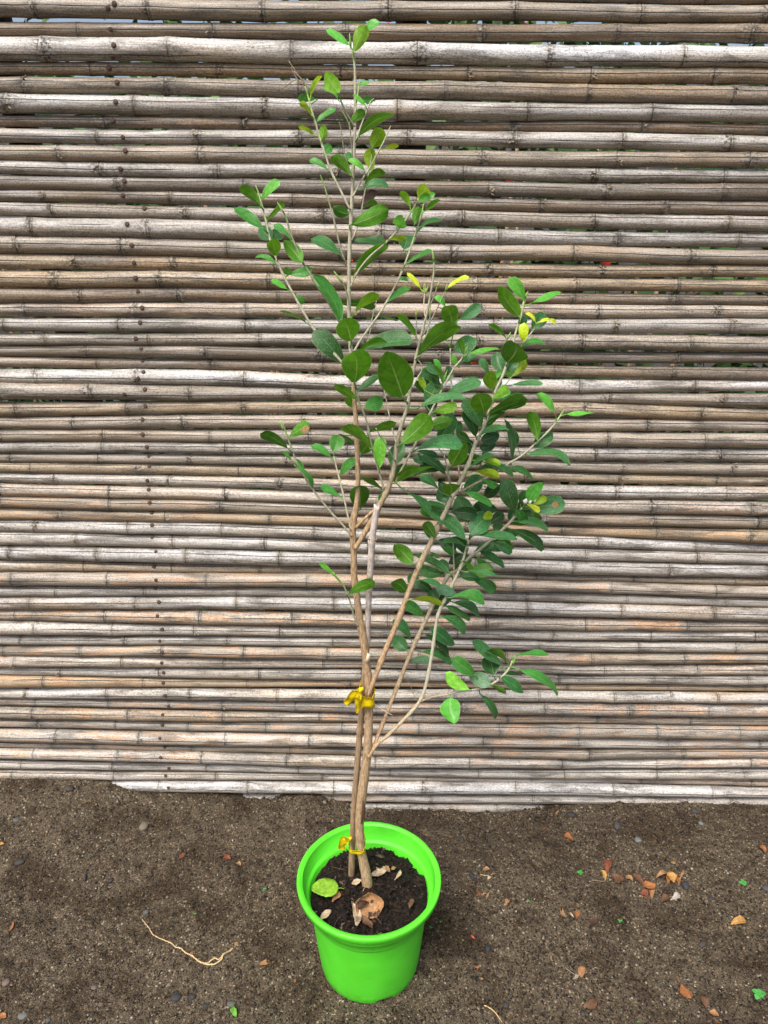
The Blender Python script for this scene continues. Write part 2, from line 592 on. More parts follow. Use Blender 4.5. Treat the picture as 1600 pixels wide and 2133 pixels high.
def on_ground(px, py, lift=0.0):
    z = 0.0
    for _ in range(5):
        p = at_z(px, py, z)
        z = float(ground_h(p.x, p.y, False))
    p.z = float(ground_h(p.x, p.y)) + lift
    return p


def build_ground():
    def axis(lo, hi, step, far0, far1):
        a = list(np.arange(lo, hi + step / 2, step))
        d = step
        x = hi
        while x < far1:
            d = min(d * 1.35, 12)
            x += d
            a.append(x)
        d = step
        x = lo
        pre = []
        while x > far0:
            d = min(d * 1.35, 12)
            x -= d
            pre.append(x)
        return np.array(pre[::-1] + a)
    xs = axis(-1.02, 1.02, 0.0042, -70, 70)
    ys = axis(0.42, 1.66, 0.0042, -20, 90)
    X, Y = np.meshgrid(xs, ys)
    Z = ground_h(X, Y)
    nx, ny = len(xs), len(ys)
    co = np.stack([X, Y, Z], -1).reshape(-1, 3)
    i = np.arange(nx * ny).reshape(ny, nx)
    q = np.stack([i[:-1, :-1], i[:-1, 1:], i[1:, 1:], i[1:, :-1]], -1).reshape(-1, 4)
    me = np_mesh('ground', co, q, M_SOIL)
    tag(link('ground', me), kind='structure')


def np_mesh(name, co, quads, mat, smooth=True):
    me = bpy.data.meshes.new(name)
    me.vertices.add(len(co))
    me.vertices.foreach_set('co', np.ascontiguousarray(co, dtype=np.float32).ravel())
    k = quads.shape[1]
    me.loops.add(quads.size)
    me.loops.foreach_set('vertex_index', np.ascontiguousarray(quads, dtype=np.int32).ravel())
    me.polygons.add(len(quads))
    me.polygons.foreach_set('loop_start', np.arange(0, quads.size, k, dtype=np.int32))
    me.polygons.foreach_set('use_smooth', np.full(len(quads), smooth))
    me.materials.append(mat)
    me.update(calc_edges=True)
    return me


def set_tone(me, cols):
    a = me.attributes.new('tone', 'FLOAT_COLOR', 'POINT')
    a.data.foreach_set('color', np.ascontiguousarray(np.c_[cols, np.ones(len(cols))], dtype=np.float32).ravel())


OCT_V = np.array([(1, 0, 0), (-1, 0, 0), (0, 1, 0), (0, -1, 0), (0, 0, 1), (0, 0, -1)], float)
OCT_F = np.array([(0, 2, 4), (2, 1, 4), (1, 3, 4), (3, 0, 4), (2, 0, 5), (1, 2, 5), (3, 1, 5), (0, 3, 5)])


def scatter_bits(name, pos, size, cols, mat, flat=0.7, long=1.0):
    n = len(pos)
    V = np.repeat(OCT_V[None], n, 0) * RNG.uniform(0.6, 1.4, (n, 6, 1))
    s = size[:, None, None] * np.stack([np.full(n, long), np.ones(n), np.full(n, flat)], -1)[:, None, :]
    V = V * s
    a = RNG.uniform(0, 2 * math.pi, n)
    b = RNG.normal(0, 0.35, n)
    ca, sa, cb, sb = np.cos(a), np.sin(a), np.cos(b), np.sin(b)
    x, y, z = V[..., 0], V[..., 1], V[..., 2]
    x, z = x * cb[:, None] - z * sb[:, None], x * sb[:, None] + z * cb[:, None]
    x, y = x * ca[:, None] - y * sa[:, None], x * sa[:, None] + y * ca[:, None]
    V = np.stack([x, y, z], -1) + pos[:, None, :]
    F = (OCT_F[None] + (np.arange(n) * 6)[:, None, None]).reshape(-1, 3)
    me = np_mesh(name, V.reshape(-1, 3), F, mat, False)
    set_tone(me, np.repeat(cols, 6, 0))
    return link(name, me)


def build_grains():
    n = 30000
    x = RNG.uniform(-1.0, 1.0, n)
    y = RNG.uniform(0.52, 1.585, n)
    keep = (np.abs(x) < 0.22 + 0.5 * y) & (((x + 0.0245) ** 2 + (y - 1.105) ** 2) > 0.093 ** 2)
    x, y = x[keep], y[keep]
    n = len(x)
    size = np.exp(RNG.normal(math.log(0.0010), 0.40, n)).clip(0.0005, 0.0028)
    pal = np.array([(0.19, 0.150, 0.098), (0.090, 0.068, 0.044), (0.018, 0.015, 0.013), (0.38, 0.34, 0.27), (0.085, 0.045, 0.028), (0.12, 0.113, 0.10)])
    c = pal[RNG.choice(6, n, p=[0.15, 0.44, 0.30, 0.012, 0.053, 0.045])]
    pos = np.stack([x, y, ground_h(x, y) + size * 0.25], -1)
    o = scatter_bits('sand_grains', pos, size, c, M_GRAIN)
    tag(o, kind='stuff')
    # darker crumbs of damp soil, in drifts
    n = 16000
    x = RNG.uniform(-1.0, 1.0, n)
    y = RNG.uniform(0.55, 1.585, n)
    d = vnoise(x * 5 + 3, y * 5, 21) + 0.7 * vnoise(x * 14, y * 14, 22)
    keep = (d > 0.05) & (((x + 0.0245) ** 2 + (y - 1.105) ** 2) > 0.096 ** 2)
    x, y = x[keep], y[keep]
    n = len(x)
    size = np.exp(RNG.normal(math.log(0.0018), 0.45, n)).clip(0.0008, 0.006)
    pal = np.array([(0.032, 0.024, 0.018), (0.05, 0.037, 0.026), (0.018, 0.0145, 0.0125)])
    o = scatter_bits('soil_crumbs', np.stack([x, y, ground_h(x, y) + size * 0.2], -1), size, pal[RNG.choice(3, n)], M_GRAIN)
    tag(o, kind='stuff')


build_ground()
build_grains()

# ================================================================== BAMBOO FENCE
TINT = dict(A=(0.330, 0.284, 0.218), B=(0.360, 0.284, 0.186), C=(0.245, 0.190, 0.128), D=(0.20, 0.168, 0.126),
            G=(0.350, 0.324, 0.276), L=(0.45, 0.418, 0.358), W=(0.54, 0.525, 0.485), P=(0.42, 0.368, 0.300))
# top and bottom edge of every culm at five columns of the photograph (x = 0, 400, 800, 1200, 1600),
# the columns of its nodes, the nails in it, and its colour: tint, silver bloom, orange patches
CULMS = [
 ((-47,-12, -41,-6, -34,1, -22,7, -20,9), (190,420,700,960,1220,1465), [(232,-24)], 'C', .0, 0),
 ((-8,36, 0,44, 2,43, 8,45, 15,51), (78,310,548,808,1070,1330,1592), [(238,8),(225,17)], 'A', .1, 0),
 ((47,77, 47,79, 48,87, 51,88, 53,93), (163,444,720,1003,1280,1555), [(230,61)], 'C', .0, 0),
 ((79,128, 81,130, 89,135, 94,138, 98,141), (102,358,610,870,1140,1418), [(237,94),(235,119)], 'W', .9, 0),
 ((131,157, 133,162, 138,166, 140,173, 143,176), (193,455,712,975,1229,1483), [(227,141)], 'B', .0, 0),
 ((163,195, 164,198, 170,207, 175,213, 182,218), (53,348,625,927,1222,1522), [(244,171)], 'A', .0, 0),
 ((197,236, 204,242, 210,251, 215,250, 221,256), (20,285,552,829,1098,1355), [(241,212)], 'G', .55, 0),
 ((243,266, 243,269, 253,270, 252,275, 259,282), (222,507,790,1067,1336), [(235,251)], 'C', .0, .2),
 ((269,298, 272,301, 271,302, 275,309, 284,316), (203,415,623,847,1069,1292,1514), [(256,286)], 'L', .5, 0),
 ((301,332, 303,338, 309,341, 315,347, 319,352), (126,418,711,1004,1283,1556), [(261,314)], 'A', .0, 0),
 ((334,363, 339,370, 343,373, 349,379, 355,381), (210,455,705,963,1237,1503), [(251,352)], 'G', .35, 0),
 ((364,394, 371,401, 376,406, 383,414, 385,420), (250,511,765,1018,1260,1502), [(259,377)], 'D', .2, 0),
 ((394,420, 400,428, 408,436, 416,443, 420,450), (92,357,612,870,1125,1383), [(256,407)], 'C', .35, 0),
 ((422,450, 430,458, 437,468, 446,477, 452,485), (110,390,675,960,1235,1510), [(301,434)], 'A', .3, 0),
 ((452,490, 456,496, 470,505, 480,511, 487,516), (72,311,560,794,1035,1282,1532), [(265,467)], 'G', .35, 0),
 ((490,528, 496,533, 507,541, 511,545, 521,551), (45,260,478,710,940,1192,1434), [(274,511)], 'A', .1, 0),
 ((529,561, 534,565, 544,570, 550,576, 554,579), (163,365,572,790,1019,1251,1480), [(279,547)], 'B', .1, 0),
 ((563,597, 565,600, 574,603, 580,606, 582,607), (121,336,558,780,993,1198,1407), [(282,579)], 'B', .0, .1),
 ((598,630, 600,629, 604,630, 609,632, 613,634), (171,372,578,780,985,1190,1405), [(287,607)], 'C', .1, 0),
 ((631,659, 630,661, 632,661, 632,661, 637,662), (57,284,514,750,995,1243,1490), [(296,641)], 'P', .0, .35),
 ((663,691, 662,691, 664,692, 664,694, 664,696), (252,515,780,1028,1277,1515), [(292,672)], 'G', .45, 0),
 ((693,718, 692,719, 694,723, 694,727, 699,732), (97,310,541,760,990,1208,1430), [(283,705)], 'A', .2, 0),
 ((719,741, 719,747, 726,752, 733,757, 735,757), (184,430,668,918,1168,1408), [(294,726)], 'D', .0, 0),
 ((740,763, 747,767, 754,779, 761,785, 765,791), (205,443,675,910,1155,1398), [(297,751)], 'C', .1, .2),
 ((766,795, 770,801, 783,811, 789,816, 791,814), (77,287,510,735,962,1203,1443), [(299,775),(288,788)], 'W', .9, 0),
 ((796,832, 801,834, 812,833, 817,838, 818,847), (5,192,398,600,808,1000,1265,1502), [(302,811),(259,821)], 'A', .25, 0),
 ((837,867, 835,861, 836,860, 838,869, 849,874), (40,268,507,740,985,1215,1456), [(303,846)], 'B', .1, .1),
 ((867,892, 863,892, 864,890, 870,897, 876,899), (157,385,632,870,1100,1345,1597), [(297,874)], 'P', .0, .2),
 ((893,918, 893,919, 893,922, 900,929, 901,932), (218,438,643,850,1060,1260,1461), [(297,905)], 'A', .1, 0),
 ((919,942, 920,944, 924,947, 931,958, 935,961), (215,470,724,1050,1235,1495), [(306,931)], 'G', .25, .1),
 ((943,962, 945,966, 949,973, 960,982, 962,989), (25,208,395,600,800,1000,1295,1520), [(310,950)], 'A', .1, 0),
 ((962,983, 966,988, 974,993, 983,1004, 989,1010), (68,288,500,730,895,1092,1288,1490), [(311,971)], 'B', .0, .2),
 ((984,1004, 990,1012, 1000,1025, 1010,1037, 1014,1041), (116,355,583,810,1010,1280,1508), [(307,1001)], 'L', .4, 0),
 ((1005,1031, 1013,1038, 1026,1052, 1038,1067, 1043,1073), (3,232,472,695,930,1150,1353,1557), [(310,1020)], 'P', .1, .35),
 ((1031,1057, 1038,1065, 1052,1074, 1067,1093, 1073,1099), (4,230,460,692,915,1135,1357,1573), [(312,1047)], 'A', .0, .3),
 ((1057,1081, 1064,1087, 1075,1099, 1094,1114, 1101,1131), (126,348,564,770,970,1170,1365,1556), [(316,1068)], 'B', .0, .55),
 ((1082,1106, 1088,1114, 1100,1125, 1115,1140, 1131,1150), (77,271,465,657,860,1060,1244,1446), [(317,1094)], 'L', .6, 0),
 ((1106,1134, 1114,1140, 1127,1151, 1141,1166, 1152,1176), (163,362,552,766,1000,1215,1446), [(317,1119)], 'L', .45, .1),
 ((1135,1163, 1141,1173, 1152,1180, 1167,1197, 1175,1201), (27,208,393,585,782,990,1190,1390), [(325,1149)], 'G', .6, 0),
 ((1163,1188, 1174,1191, 1180,1195, 1197,1209, 1202,1219), (2,179,360,541,728,925,1118,1321,1530), [(321,1180)], 'B', .1, .1),
 ((1188,1218, 1191,1220, 1196,1224, 1209,1233, 1219,1244), (33,230,435,642,860,1067,1272,1488), [(325,1208)], 'P', .0, .55),
 ((1219,1242, 1221,1240, 1225,1242, 1234,1253, 1244,1263), (118,301,494,692,891,1095,1302,1508), [(324,1225)], 'G', .2, 0),
 ((1242,1269, 1241,1267, 1243,1271, 1256,1285, 1263,1293), (70,287,496,698,900,1097,1290,1480), [(331,1254)], 'G', .7, 0),
 ((1269,1290, 1270,1299, 1278,1306, 1286,1312, 1293,1315), (34,221,418,610,806,1010,1215,1426), [(328,1283)], 'P', .0, .75),
 ((1291,1321, 1299,1323, 1307,1326, 1313,1333, 1315,1336), (80,240,408,585,770,954,1151,1354,1570), [(338,1311)], 'L', .25, .1),
 ((1321,1342, 1323,1342, 1328,1347, 1335,1357, 1337,1359), (48,263,475,695,910,1122,1328,1529), [(333,1335)], 'G', .2, 0),
 ((1342,1363, 1343,1368, 1349,1375, 1358,1383, 1359,1380), (10,169,338,509,682,870,1050,1228,1421), [(338,1359)], 'A', .1, .75),
 ((1363,1389, 1369,1390, 1376,1391, 1383,1404, 1383,1405), (35,255,466,672,866,1060,1255,1448), [(337,1381)], 'P', .1, .5),
 ((1389,1405, 1391,1412, 1393,1416, 1405,1424, 1405,1427), (127,332,540,752,960,1161,1357,1552), [(341,1401)], 'G', .3, 0),
 ((1405,1432, 1413,1431, 1416,1430, 1424,1436, 1427,1440), (94,300,514,730,950,1180,1390), [(340,1422)], 'B', .0, .6),
 ((1432,1453, 1432,1458, 1434,1459, 1438,1462, 1442,1465), (58,224,398,577,745,944,1118,1275,1392,1488), [(344,1449)], 'L', .45, 0),
 ((1453,1469, 1459,1476, 1460,1485, 1462,1490, 1465,1493), (77,228,356,465,617,785,962,1133,1307,1471), [(351,1471)], 'G', .1, .6),
 ((1469,1495, 1477,1501, 1485,1503, 1490,1505, 1493,1510), (72,269,465,665,859,1055,1242,1435), [(339,1489)], 'A', .0, .7),
 ((1496,1514, 1502,1521, 1504,1528, 1506,1535, 1510,1539), (82,244,395,556,714,873,1040,1203,1365,1535), [(338,1510)], 'G', .0, .7),
 ((1515,1542, 1522,1551, 1529,1555, 1535,1558, 1540,1558), (123,295,473,646,827,1006,1203,1390,1580), [(333,1538)], 'L', .2, .7),
 ((1542,1555, 1550,1563, 1556,1573, 1558,1580, 1557,1577), (107,193,399,604,816,1022,1224,1420), [(343,1556)], 'A', .1, .5),
 ((1556,1579, 1564,1590, 1574,1600, 1580,1600, 1577,1599), (76,250,424,600,783,978,1170,1366,1560), [(335,1578)], 'L', .2, .6),
 ((1580,1599, 1590,1605, 1600,1614, 1601,1622, 1599,1623), (48,235,432,623,813,997,1175,1365,1545), [(352,1600)], 'L', .3, .1),
 ((1600,1622, 1606,1624, 1614,1625, 1621,1629, 1622,1637), (31,240,451,673,890,1110,1337,1565), [(345,1616)], 'P', .2, .3),
 ((1622,1644, 1624,1649, 1626,1653, 1629,1655, 1638,1661), (120,335,519,697,881,1073,1275,1480), [(351,1641)], 'W', .7, .1),
 ((1645,1666, 1650,1666, 1653,1669, 1655,1674, 1661,1678), (250,480,690,897,1107,1315,1518), [], 'L', .3, .2),
 ((1668,1688, 1669,1689, 1672,1692, 1675,1694, 1679,1699), (430,640,854,1035,1250,1450), [], 'L', .2, .2),
]
PXS = (0, 400, 800, 1200, 1600)
LIFT = 0.985


def culm_axis(row):
    """centre line and radius of a culm at x columns -> arrays X, Z, R"""
    xs, zs, rs = [], [], []
    cols = list(PXS)
    e = list(row)
    data = [(c, e[2 * i], e[2 * i + 1]) for i, c in enumerate(cols)]
    a, b = data[0], data[1]
    data.insert(0, (-330, a[1] - (b[1] - a[1]) * .8, a[2] - (b[2] - a[2]) * .8))
    a, b = data[-1], data[-2]
    data.append((1930, a[1] + (a[1] - b[1]) * .8, a[2] + (a[2] - b[2]) * .8))
    for px, t, bt in data:
        d1, d2 = ray(px, t).normalized(), ray(px, bt).normalized()
        mid = (d1 + d2).normalized()
        half = d1.angle(d2) / 2
        Y = YF - 0.0135
        for _ in range(3):
            D = Y / mid.y
            r = D * math.sin(half)
            Y = YF - r
        xs.append(mid.x * D)
        zs.append(CAM_H + mid.z * D)
        rs.append(r * 1.035)
    return np.array(xs), np.array(zs), np.array(rs)


def node_x(row, nodes):
    ax, az, ar = culm_axis(row)
    out = []
    for px in nodes:
        cy = np.interp(px, PXS, [(row[2 * i] + row[2 * i + 1]) / 2 for i in range(5)])
        out.append(at_y(px, cy, YF - 0.0135).x)
    gap = np.mean(np.diff(out))
    while out[0] > ax[0] + gap * 0.4:
        out.insert(0, out[0] - gap * random.uniform(.93, 1.07))
    while out[-1] < ax[-1] - gap * 0.4:
        out.append(out[-1] + gap * random.uniform(.93, 1.07))
    return np.array(out)


fence = empty('bamboo_fence', (0, YF, -0.05), 'weathered fence of horizontal bamboo culms nailed one above the other', 'fence')
SIDES = 20
nail_me = None


def nail_mesh():
    V, F = [], []
    rings = [(0.0001, -0.0022), (0.62, -0.0021), (0.93, -0.0014), (1.0, -0.0006), (0.93, 0.0006)]
    n = 12
    for r, y in rings:
        for k in range(n):
            a = 2 * math.pi * k / n
            V.append((0.0046 * r * math.cos(a), y, 0.0046 * r * math.sin(a)))
    for i in range(len(rings) - 1):
        for k in range(n):
            F.append((i * n + k, i * n + (k + 1) % n, (i + 1) * n + (k + 1) % n, (i + 1) * n + k))
    # the shank, driven into the culm
    b = len(V)
    for y in (0.0004, 0.03):
        for k in range(6):
            a = 2 * math.pi * k / 6
            V.append((0.0017 * math.cos(a), y, 0.0017 * math.sin(a)))
    for k in range(6):
        F.append((b + k, b + (k + 1) % 6, b + 6 + (k + 1) % 6, b + 6 + k))
    return mesh('nail', V, F, M_RUST)


NAIL = nail_mesh()


def build_culm(idx, spec):
    row, nodes, nails, tint, pale, orange = spec
    ax, az, ar = culm_axis(row)
    nx = node_x(row, nodes)
    # stations along the culm: close together at the nodes
    st = set(np.round(np.arange(ax[0], ax[-1], 0.016), 5))
    for x in nx:
        for d in (-.020, -.012, -.0075, -.0045, -.0028, -.0014, 0, .0012, .0024, .0038, .0055, .0085, .013, .020):
            st.add(round(float(x + d), 5))
    st = np.array(sorted(st))
    st = st[np.r_[True, np.diff(st) > 0.0006]]
    r0 = np.interp(st, ax, ar)
    # thin the measured radius between nodes, swell it at them
    d = np.min(np.abs(st[:, None] - nx[None]), 1)
    sd = st[:, None] - nx[None]
    sgn = np.take_along_axis(sd, np.argmin(np.abs(sd), 1)[:, None], 1)[:, 0]
    k = random.uniform(0.7, 1.25)
    fl = random.choice((-1, 1))                     # which way the culm grew
    sgn = sgn * fl
    prof = 0.995 + k * (0.070 * np.exp(-(d / 0.022) ** 2) + 0.05 * np.exp(-((sgn - 0.0036) / 0.0019) ** 2)
                        + 0.045 * np.exp(-((sgn + 0.0012) / 0.0016) ** 2) - 0.06 * np.exp(-((sgn - 0.0012) / 0.0009) ** 2))
    rad = r0 * prof
    zc = np.interp(st, ax, az)
    # slight zig-zag of the axis from node to node
    zz = np.interp(st, nx, np.array([random.uniform(-1, 1) * 0.0019 for _ in nx]))
    zc = zc + zz
    # stay clear of the posts behind and follow the culms' own bends
    yc = YF - r0 * 1.0 - 0.0005 + 0.0012 * np.interp(st, nx, np.array([random.uniform(-1, 0.2) for _ in nx]))
    # crack angle from the nail, measured from the culm's front
    if nails:
        npx, npy = nails[-1]
        cx = at_y(npx, npy, YF - .025)
        zq, rq = np.interp(cx.x, ax, az), np.interp(cx.x, ax, ar)
        s = max(-0.85, min(0.85, (cx.z - zq) / rq))
        phi0 = math.asin(s)
    else:
        phi0 = random.uniform(-.3, .6)
    n = SIDES
    ang = -math.pi + 2 * math.pi * (np.arange(n + 1) / n)      # 0 = front (-Y), positive = up
    A = ang[None, :] + 0 * st[:, None]
    R = rad[:, None] * (1 + 0.012 * np.sin(A * 2 + idx) )
    # branch stub groove: flatten alternate internodes a little on one side
    P = np.stack([np.repeat(st[:, None], n, 1), yc[:, None] - np.cos(A[:, :n]) * R[:, :n], zc[:, None] + np.sin(A[:, :n]) * R[:, :n]], -1)
    m = len(st)
    i = np.arange(m)[:, None] * n + np.arange(n)[None, :]
    j = np.arange(m)[:, None] * n + (np.arange(n)[None, :] + 1) % n
    q = np.stack([i[:-1], i[1:], j[1:], j[:-1]], -1).reshape(-1, 4)
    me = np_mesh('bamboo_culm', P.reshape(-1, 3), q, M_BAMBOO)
    # uv: metres along, metres round from the crack
    uvl = me.uv_layers.new(name='UV')
    off = idx * 3.37
    U = st + off
    Vv = (ang - phi0) * float(ar.mean())
    ii, kk = np.meshgrid(np.arange(m - 1), np.arange(n), indexing='ij')
    quad_u = np.stack([U[ii], U[ii + 1], U[ii + 1], U[ii]], -1)
    quad_v = np.stack([Vv[kk], Vv[kk], Vv[kk + 1], Vv[kk + 1]], -1)
    uvl.data.foreach_set('uv', np.stack([quad_u, quad_v], -1).astype(np.float32).ravel())
    # marks: node dirt, orange, bloom per internode
    seg = np.searchsorted(nx, st)
    no = np.array([orange * (random.uniform(.55, 1.25) if random.random() < .25 + .65 * orange else 0.0) for _ in range(len(nx) + 1)])
    npale = np.array([pale * random.uniform(.3, 1.05) for _ in range(len(nx) + 1)])
    nstr = np.array([random.choice((.45, .7, 1.0, 1.15, 1.3)) for _ in nx]) * (1.0 if idx < 36 else 0.62)
    near = np.argmin(np.abs(st[:, None] - nx[None]), 1)
    w = np.array([random.uniform(.006, .013 if idx > 25 else .02) for _ in nx])[near]
    mark = np.exp(-((sgn + 0.001) / w) ** 2) * nstr[near]
    og = no[seg] * np.clip((d - 0.006) / 0.012, 0, 1)
    pl = npale[seg] * np.clip((d - 0.004) / 0.008, 0, 1)
    cols = np.stack([np.clip(mark, 0, 1), np.clip(og, 0, 1), np.clip(pl, 0, 1), np.ones(m)], -1)
    cols = np.repeat(cols[:, None], n, 1)
    if idx > 56:
        # splashed and smeared soil low on the bottom culms
        up = P[..., 2] - np.interp(P[..., 0], _sx, _sz)
        up = up + .008 * vnoise(P[..., 0] * 40, P[..., 0] * 0 + idx, 51)
        cols[..., 0] = np.maximum(cols[..., 0], np.clip(1 - up / .014, 0, 1) * .9)
    # rust and damp stain round each nail
    for npx, npy in nails:
        q_ = at_y(npx, npy, YF - .03)
        dd_ = ((P[..., 0] - q_.x) / .020) ** 2 + ((P[..., 2] - q_.z) / .007) ** 2
        cols[..., 0] = np.maximum(cols[..., 0], (.75 if idx < 36 else .45) * np.exp(-dd_) * (P[..., 1] < yc[:, None]))
    a = me.attributes.new('upness', 'FLOAT', 'POINT')
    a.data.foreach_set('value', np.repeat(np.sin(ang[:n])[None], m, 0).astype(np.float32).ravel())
    a = me.attributes.new('mark', 'FLOAT_COLOR', 'POINT')
    a.data.foreach_set('color', cols.astype(np.float32).ravel())
    rs = np.array([random.uniform(.5, 1.0) for _ in nx])[near]
    ring = rs * np.maximum(np.exp(-((sgn - 0.0012) / 0.0013) ** 2), .6 * np.exp(-((sgn - 0.0058) / 0.0011) ** 2))
    a = me.attributes.new('ring', 'FLOAT', 'POINT')
    a.data.foreach_set('value', np.repeat(np.clip(ring, 0, 1), n).astype(np.float32))
    o = put(link('bamboo_culm', me), fence)
    t = np.array(TINT[tint]) * random.uniform(.93, 1.07) * (1.0, 1.0, 1.02)
    t = t * np.interp(idx, [0, 25, 36, 60], [.92, .96, .99, 1.02])
    o.color = (*t, 1)
    # branch scars and stubs on some nodes
    V, F = [], []
    for x in nx:
        if random.random() < (0.20 if idx < 34 else 0.10) and abs(x) < 0.95:
            zq, rq = float(np.interp(x, st, zc)), float(np.interp(x, st, rad))
            yq = float(np.interp(x, st, yc))
            a0 = random.uniform(-.5, .9)
            for _ in range(random.choice((2, 3, 4))):
                aa = a0 + random.uniform(-.3, .3)
                nrm = Vector((0, -math.cos(aa), math.sin(aa)))
                p = Vector((x - fl * random.uniform(0, .007), yq, zq)) + nrm * rq * 0.96
                L = random.uniform(.003, .008)
                dirn = (nrm + Vector((-fl * random.uniform(.4, 1.8), 0, random.uniform(-.5, .5)))).normalized()
                tube([p, p + dirn * L * .6, p + dirn * L], [.0019, .0014, .0006], 5, V, F)
    if V:
        tag(link('branch_stub', mesh('branch_stub', V, F, M_FIBRE), o), kind='stuff')
    # nails, each a piece of its culm
    for npx, npy in nails:
        p = at_y(npx, npy, YF - .025)
        for _ in range(4):
            zq, rq, yq = np.interp(p.x, st, zc), np.interp(p.x, st, rad), np.interp(p.x, st, yc)
            s = max(-.93, min(.93, (p.z - zq) / rq))
            p = at_y(npx, npy, float(yq - rq * math.sqrt(1 - s * s)))
        nl = link('nail', NAIL, o)
        nl.location = p - Vector(fence.location) - Vector(o.location) if False else p
        nl.rotation_euler = (-math.asin(s) * .8 + random.uniform(-.1, .1), 0, random.uniform(-.12, .12))
        f = random.uniform(.88, 1.1)
        nl.scale = (f, f, f)
    return st, yc, zc, rad


for i, spec in enumerate(CULMS):
    build_culm(i, spec)
# culms that go on above the frame, as the fence does
for k in range(3):
    base = CULMS[0][0]
    dy = -46 * (k + 1)
    row = tuple(v + dy for v in base)
    build_culm(-1 - k, (row, (150 + 37 * k, 420, 690, 950, 1210, 1480), [], 'AGB'[k], .1, 0))

# posts behind: the culms are nailed to them
for x0, x1 in ((-0.74, -0.53), (0.05, 0.06), (0.98, 0.95), (-1.15, -1.1)):
    V, F = [], []
    pts = [Vector((x0 + (x1 - x0) * t, YF + .031, 1.98 - 2.35 * t)) for t in np.linspace(0, 1, 12)]
    tube(pts, [.030 * random.uniform(.95, 1.05) for _ in pts], 10, V, F)
    put(link('fence_post', mesh('fence_post', V, F, M_POST)), fence)

# ================================================================== GARDEN BEHIND THE FENCE (seen through the gaps)
def leaf_cloud(n, cx, cy, cz, rx, ry, rz, s, pal, flower=0):
    th = RNG.uniform(0, 2 * math.pi, n)
    w = RNG.uniform(-1, 1, n)
    rr = RNG.uniform(0.45, 1.0, n) ** 0.5 * (0.8 + 0.35 * np.sin(3 * th + cx * 5) * np.cos(2.3 * w + cy))
    q = np.sqrt(1 - w * w)
    pos = np.stack([cx + rx * rr * q * np.cos(th), cy + ry * rr * q * np.sin(th), cz + rz * rr * w], -1)
    a = RNG.normal(0, 1, (n, 3))
    a /= np.linalg.norm(a, axis=1)[:, None]
    b = np.cross(a, RNG.normal(0, 1, (n, 3)))
    b /= np.linalg.norm(b, axis=1)[:, None]
    L = s * RNG.uniform(.6, 1.3, n)[:, None]
    V = np.stack([pos, pos + a * L * .5 + b * L * .25, pos + a * L, pos + a * L * .5 - b * L * .25], 1).reshape(-1, 3)
    F = np.arange(n * 4).reshape(n, 4)
    c = np.array(pal)[RNG.choice(len(pal), n)]
    if flower:
        c[:flower] = np.array((0.55, 0.03, 0.012))
    return V, F, np.repeat(c, 4, 0)


GREENS = [(0.045, 0.11, 0.03), (0.06, 0.14, 0.04), (0.035, 0.085, 0.03), (0.09, 0.17, 0.05)]
for k, (x, y, h, w, fl, lab) in enumerate([
        (-1.25, 2.45, 2.35, .60, 0, 'green garden shrub behind the left end of the fence'),
        (-0.45, 2.55, 2.25, .60, 0, 'green garden shrub glimpsed between the upper culms left of the young tree'),
        (0.28, 2.45, 2.3, .55, 45, 'red flowering shrub glimpsed through gaps behind the young tree'),
        (0.85, 2.5, 2.2, .60, 10, 'green shrub with few red flowers behind the upper right culms'),
        (1.55, 2.45, 2.3, .60, 0, 'green garden shrub behind the right end of the fence')]):
    gz = float(ground_h(x, y))
    sh = empty('garden_shrub', (x, y, gz), lab, 'shrub', 'shrubs behind the fence')
    V, F, C = leaf_cloud(1900, x, y, gz + h * .55, w, w * .7, h * .5, .075, GREENS, fl)
    me = np_mesh('crown', V, F, M_HEDGE, False)
    set_tone(me, C)
    put(link('crown', me), sh)
    V, F = [], []
    for j in range(4):
        a = j * 1.6 + k
        tube([Vector((x, y, gz - .03)), Vector((x + .07 * math.cos(a), y + .07 * math.sin(a), gz + h * .3)),
              Vector((x + .2 * math.cos(a), y + .18 * math.sin(a), gz + h * .75))], [.014, .010, .004], 6, V, F)
    put(link('trunk', mesh('trunk', V, F, M_BARK)), sh)


def box(V, F, lo, hi):
    b = len(V)
    for x in (lo[0], hi[0]):
        for y in (lo[1], hi[1]):
            for z in (lo[2], hi[2]):
                V.append((x, y, z))
    for f in ((0, 1, 3, 2), (4, 6, 7, 5), (0, 4, 5, 1), (2, 3, 7, 6), (0, 2, 6, 4), (1, 5, 7, 3)):
        F.append(tuple(b + i for i in f))


V, F = [], []
box(V, F, (-6, 4.6, -.2), (6, 4.75, 2.02))
box(V, F, (-6.02, 4.57, 2.02), (6.02, 4.78, 2.10))
tag(recenter(link('garden_wall', mesh('garden_wall', V, F, M_WALL, False))), 'low grey rendered garden wall glimpsed far behind the fence', 'wall')

# ================================================================== POT
PX0, PY0 = -0.0300, 1.103                       # pot axis on the ground
RIM_Z, SOIL_Z = 0.236, 0.186


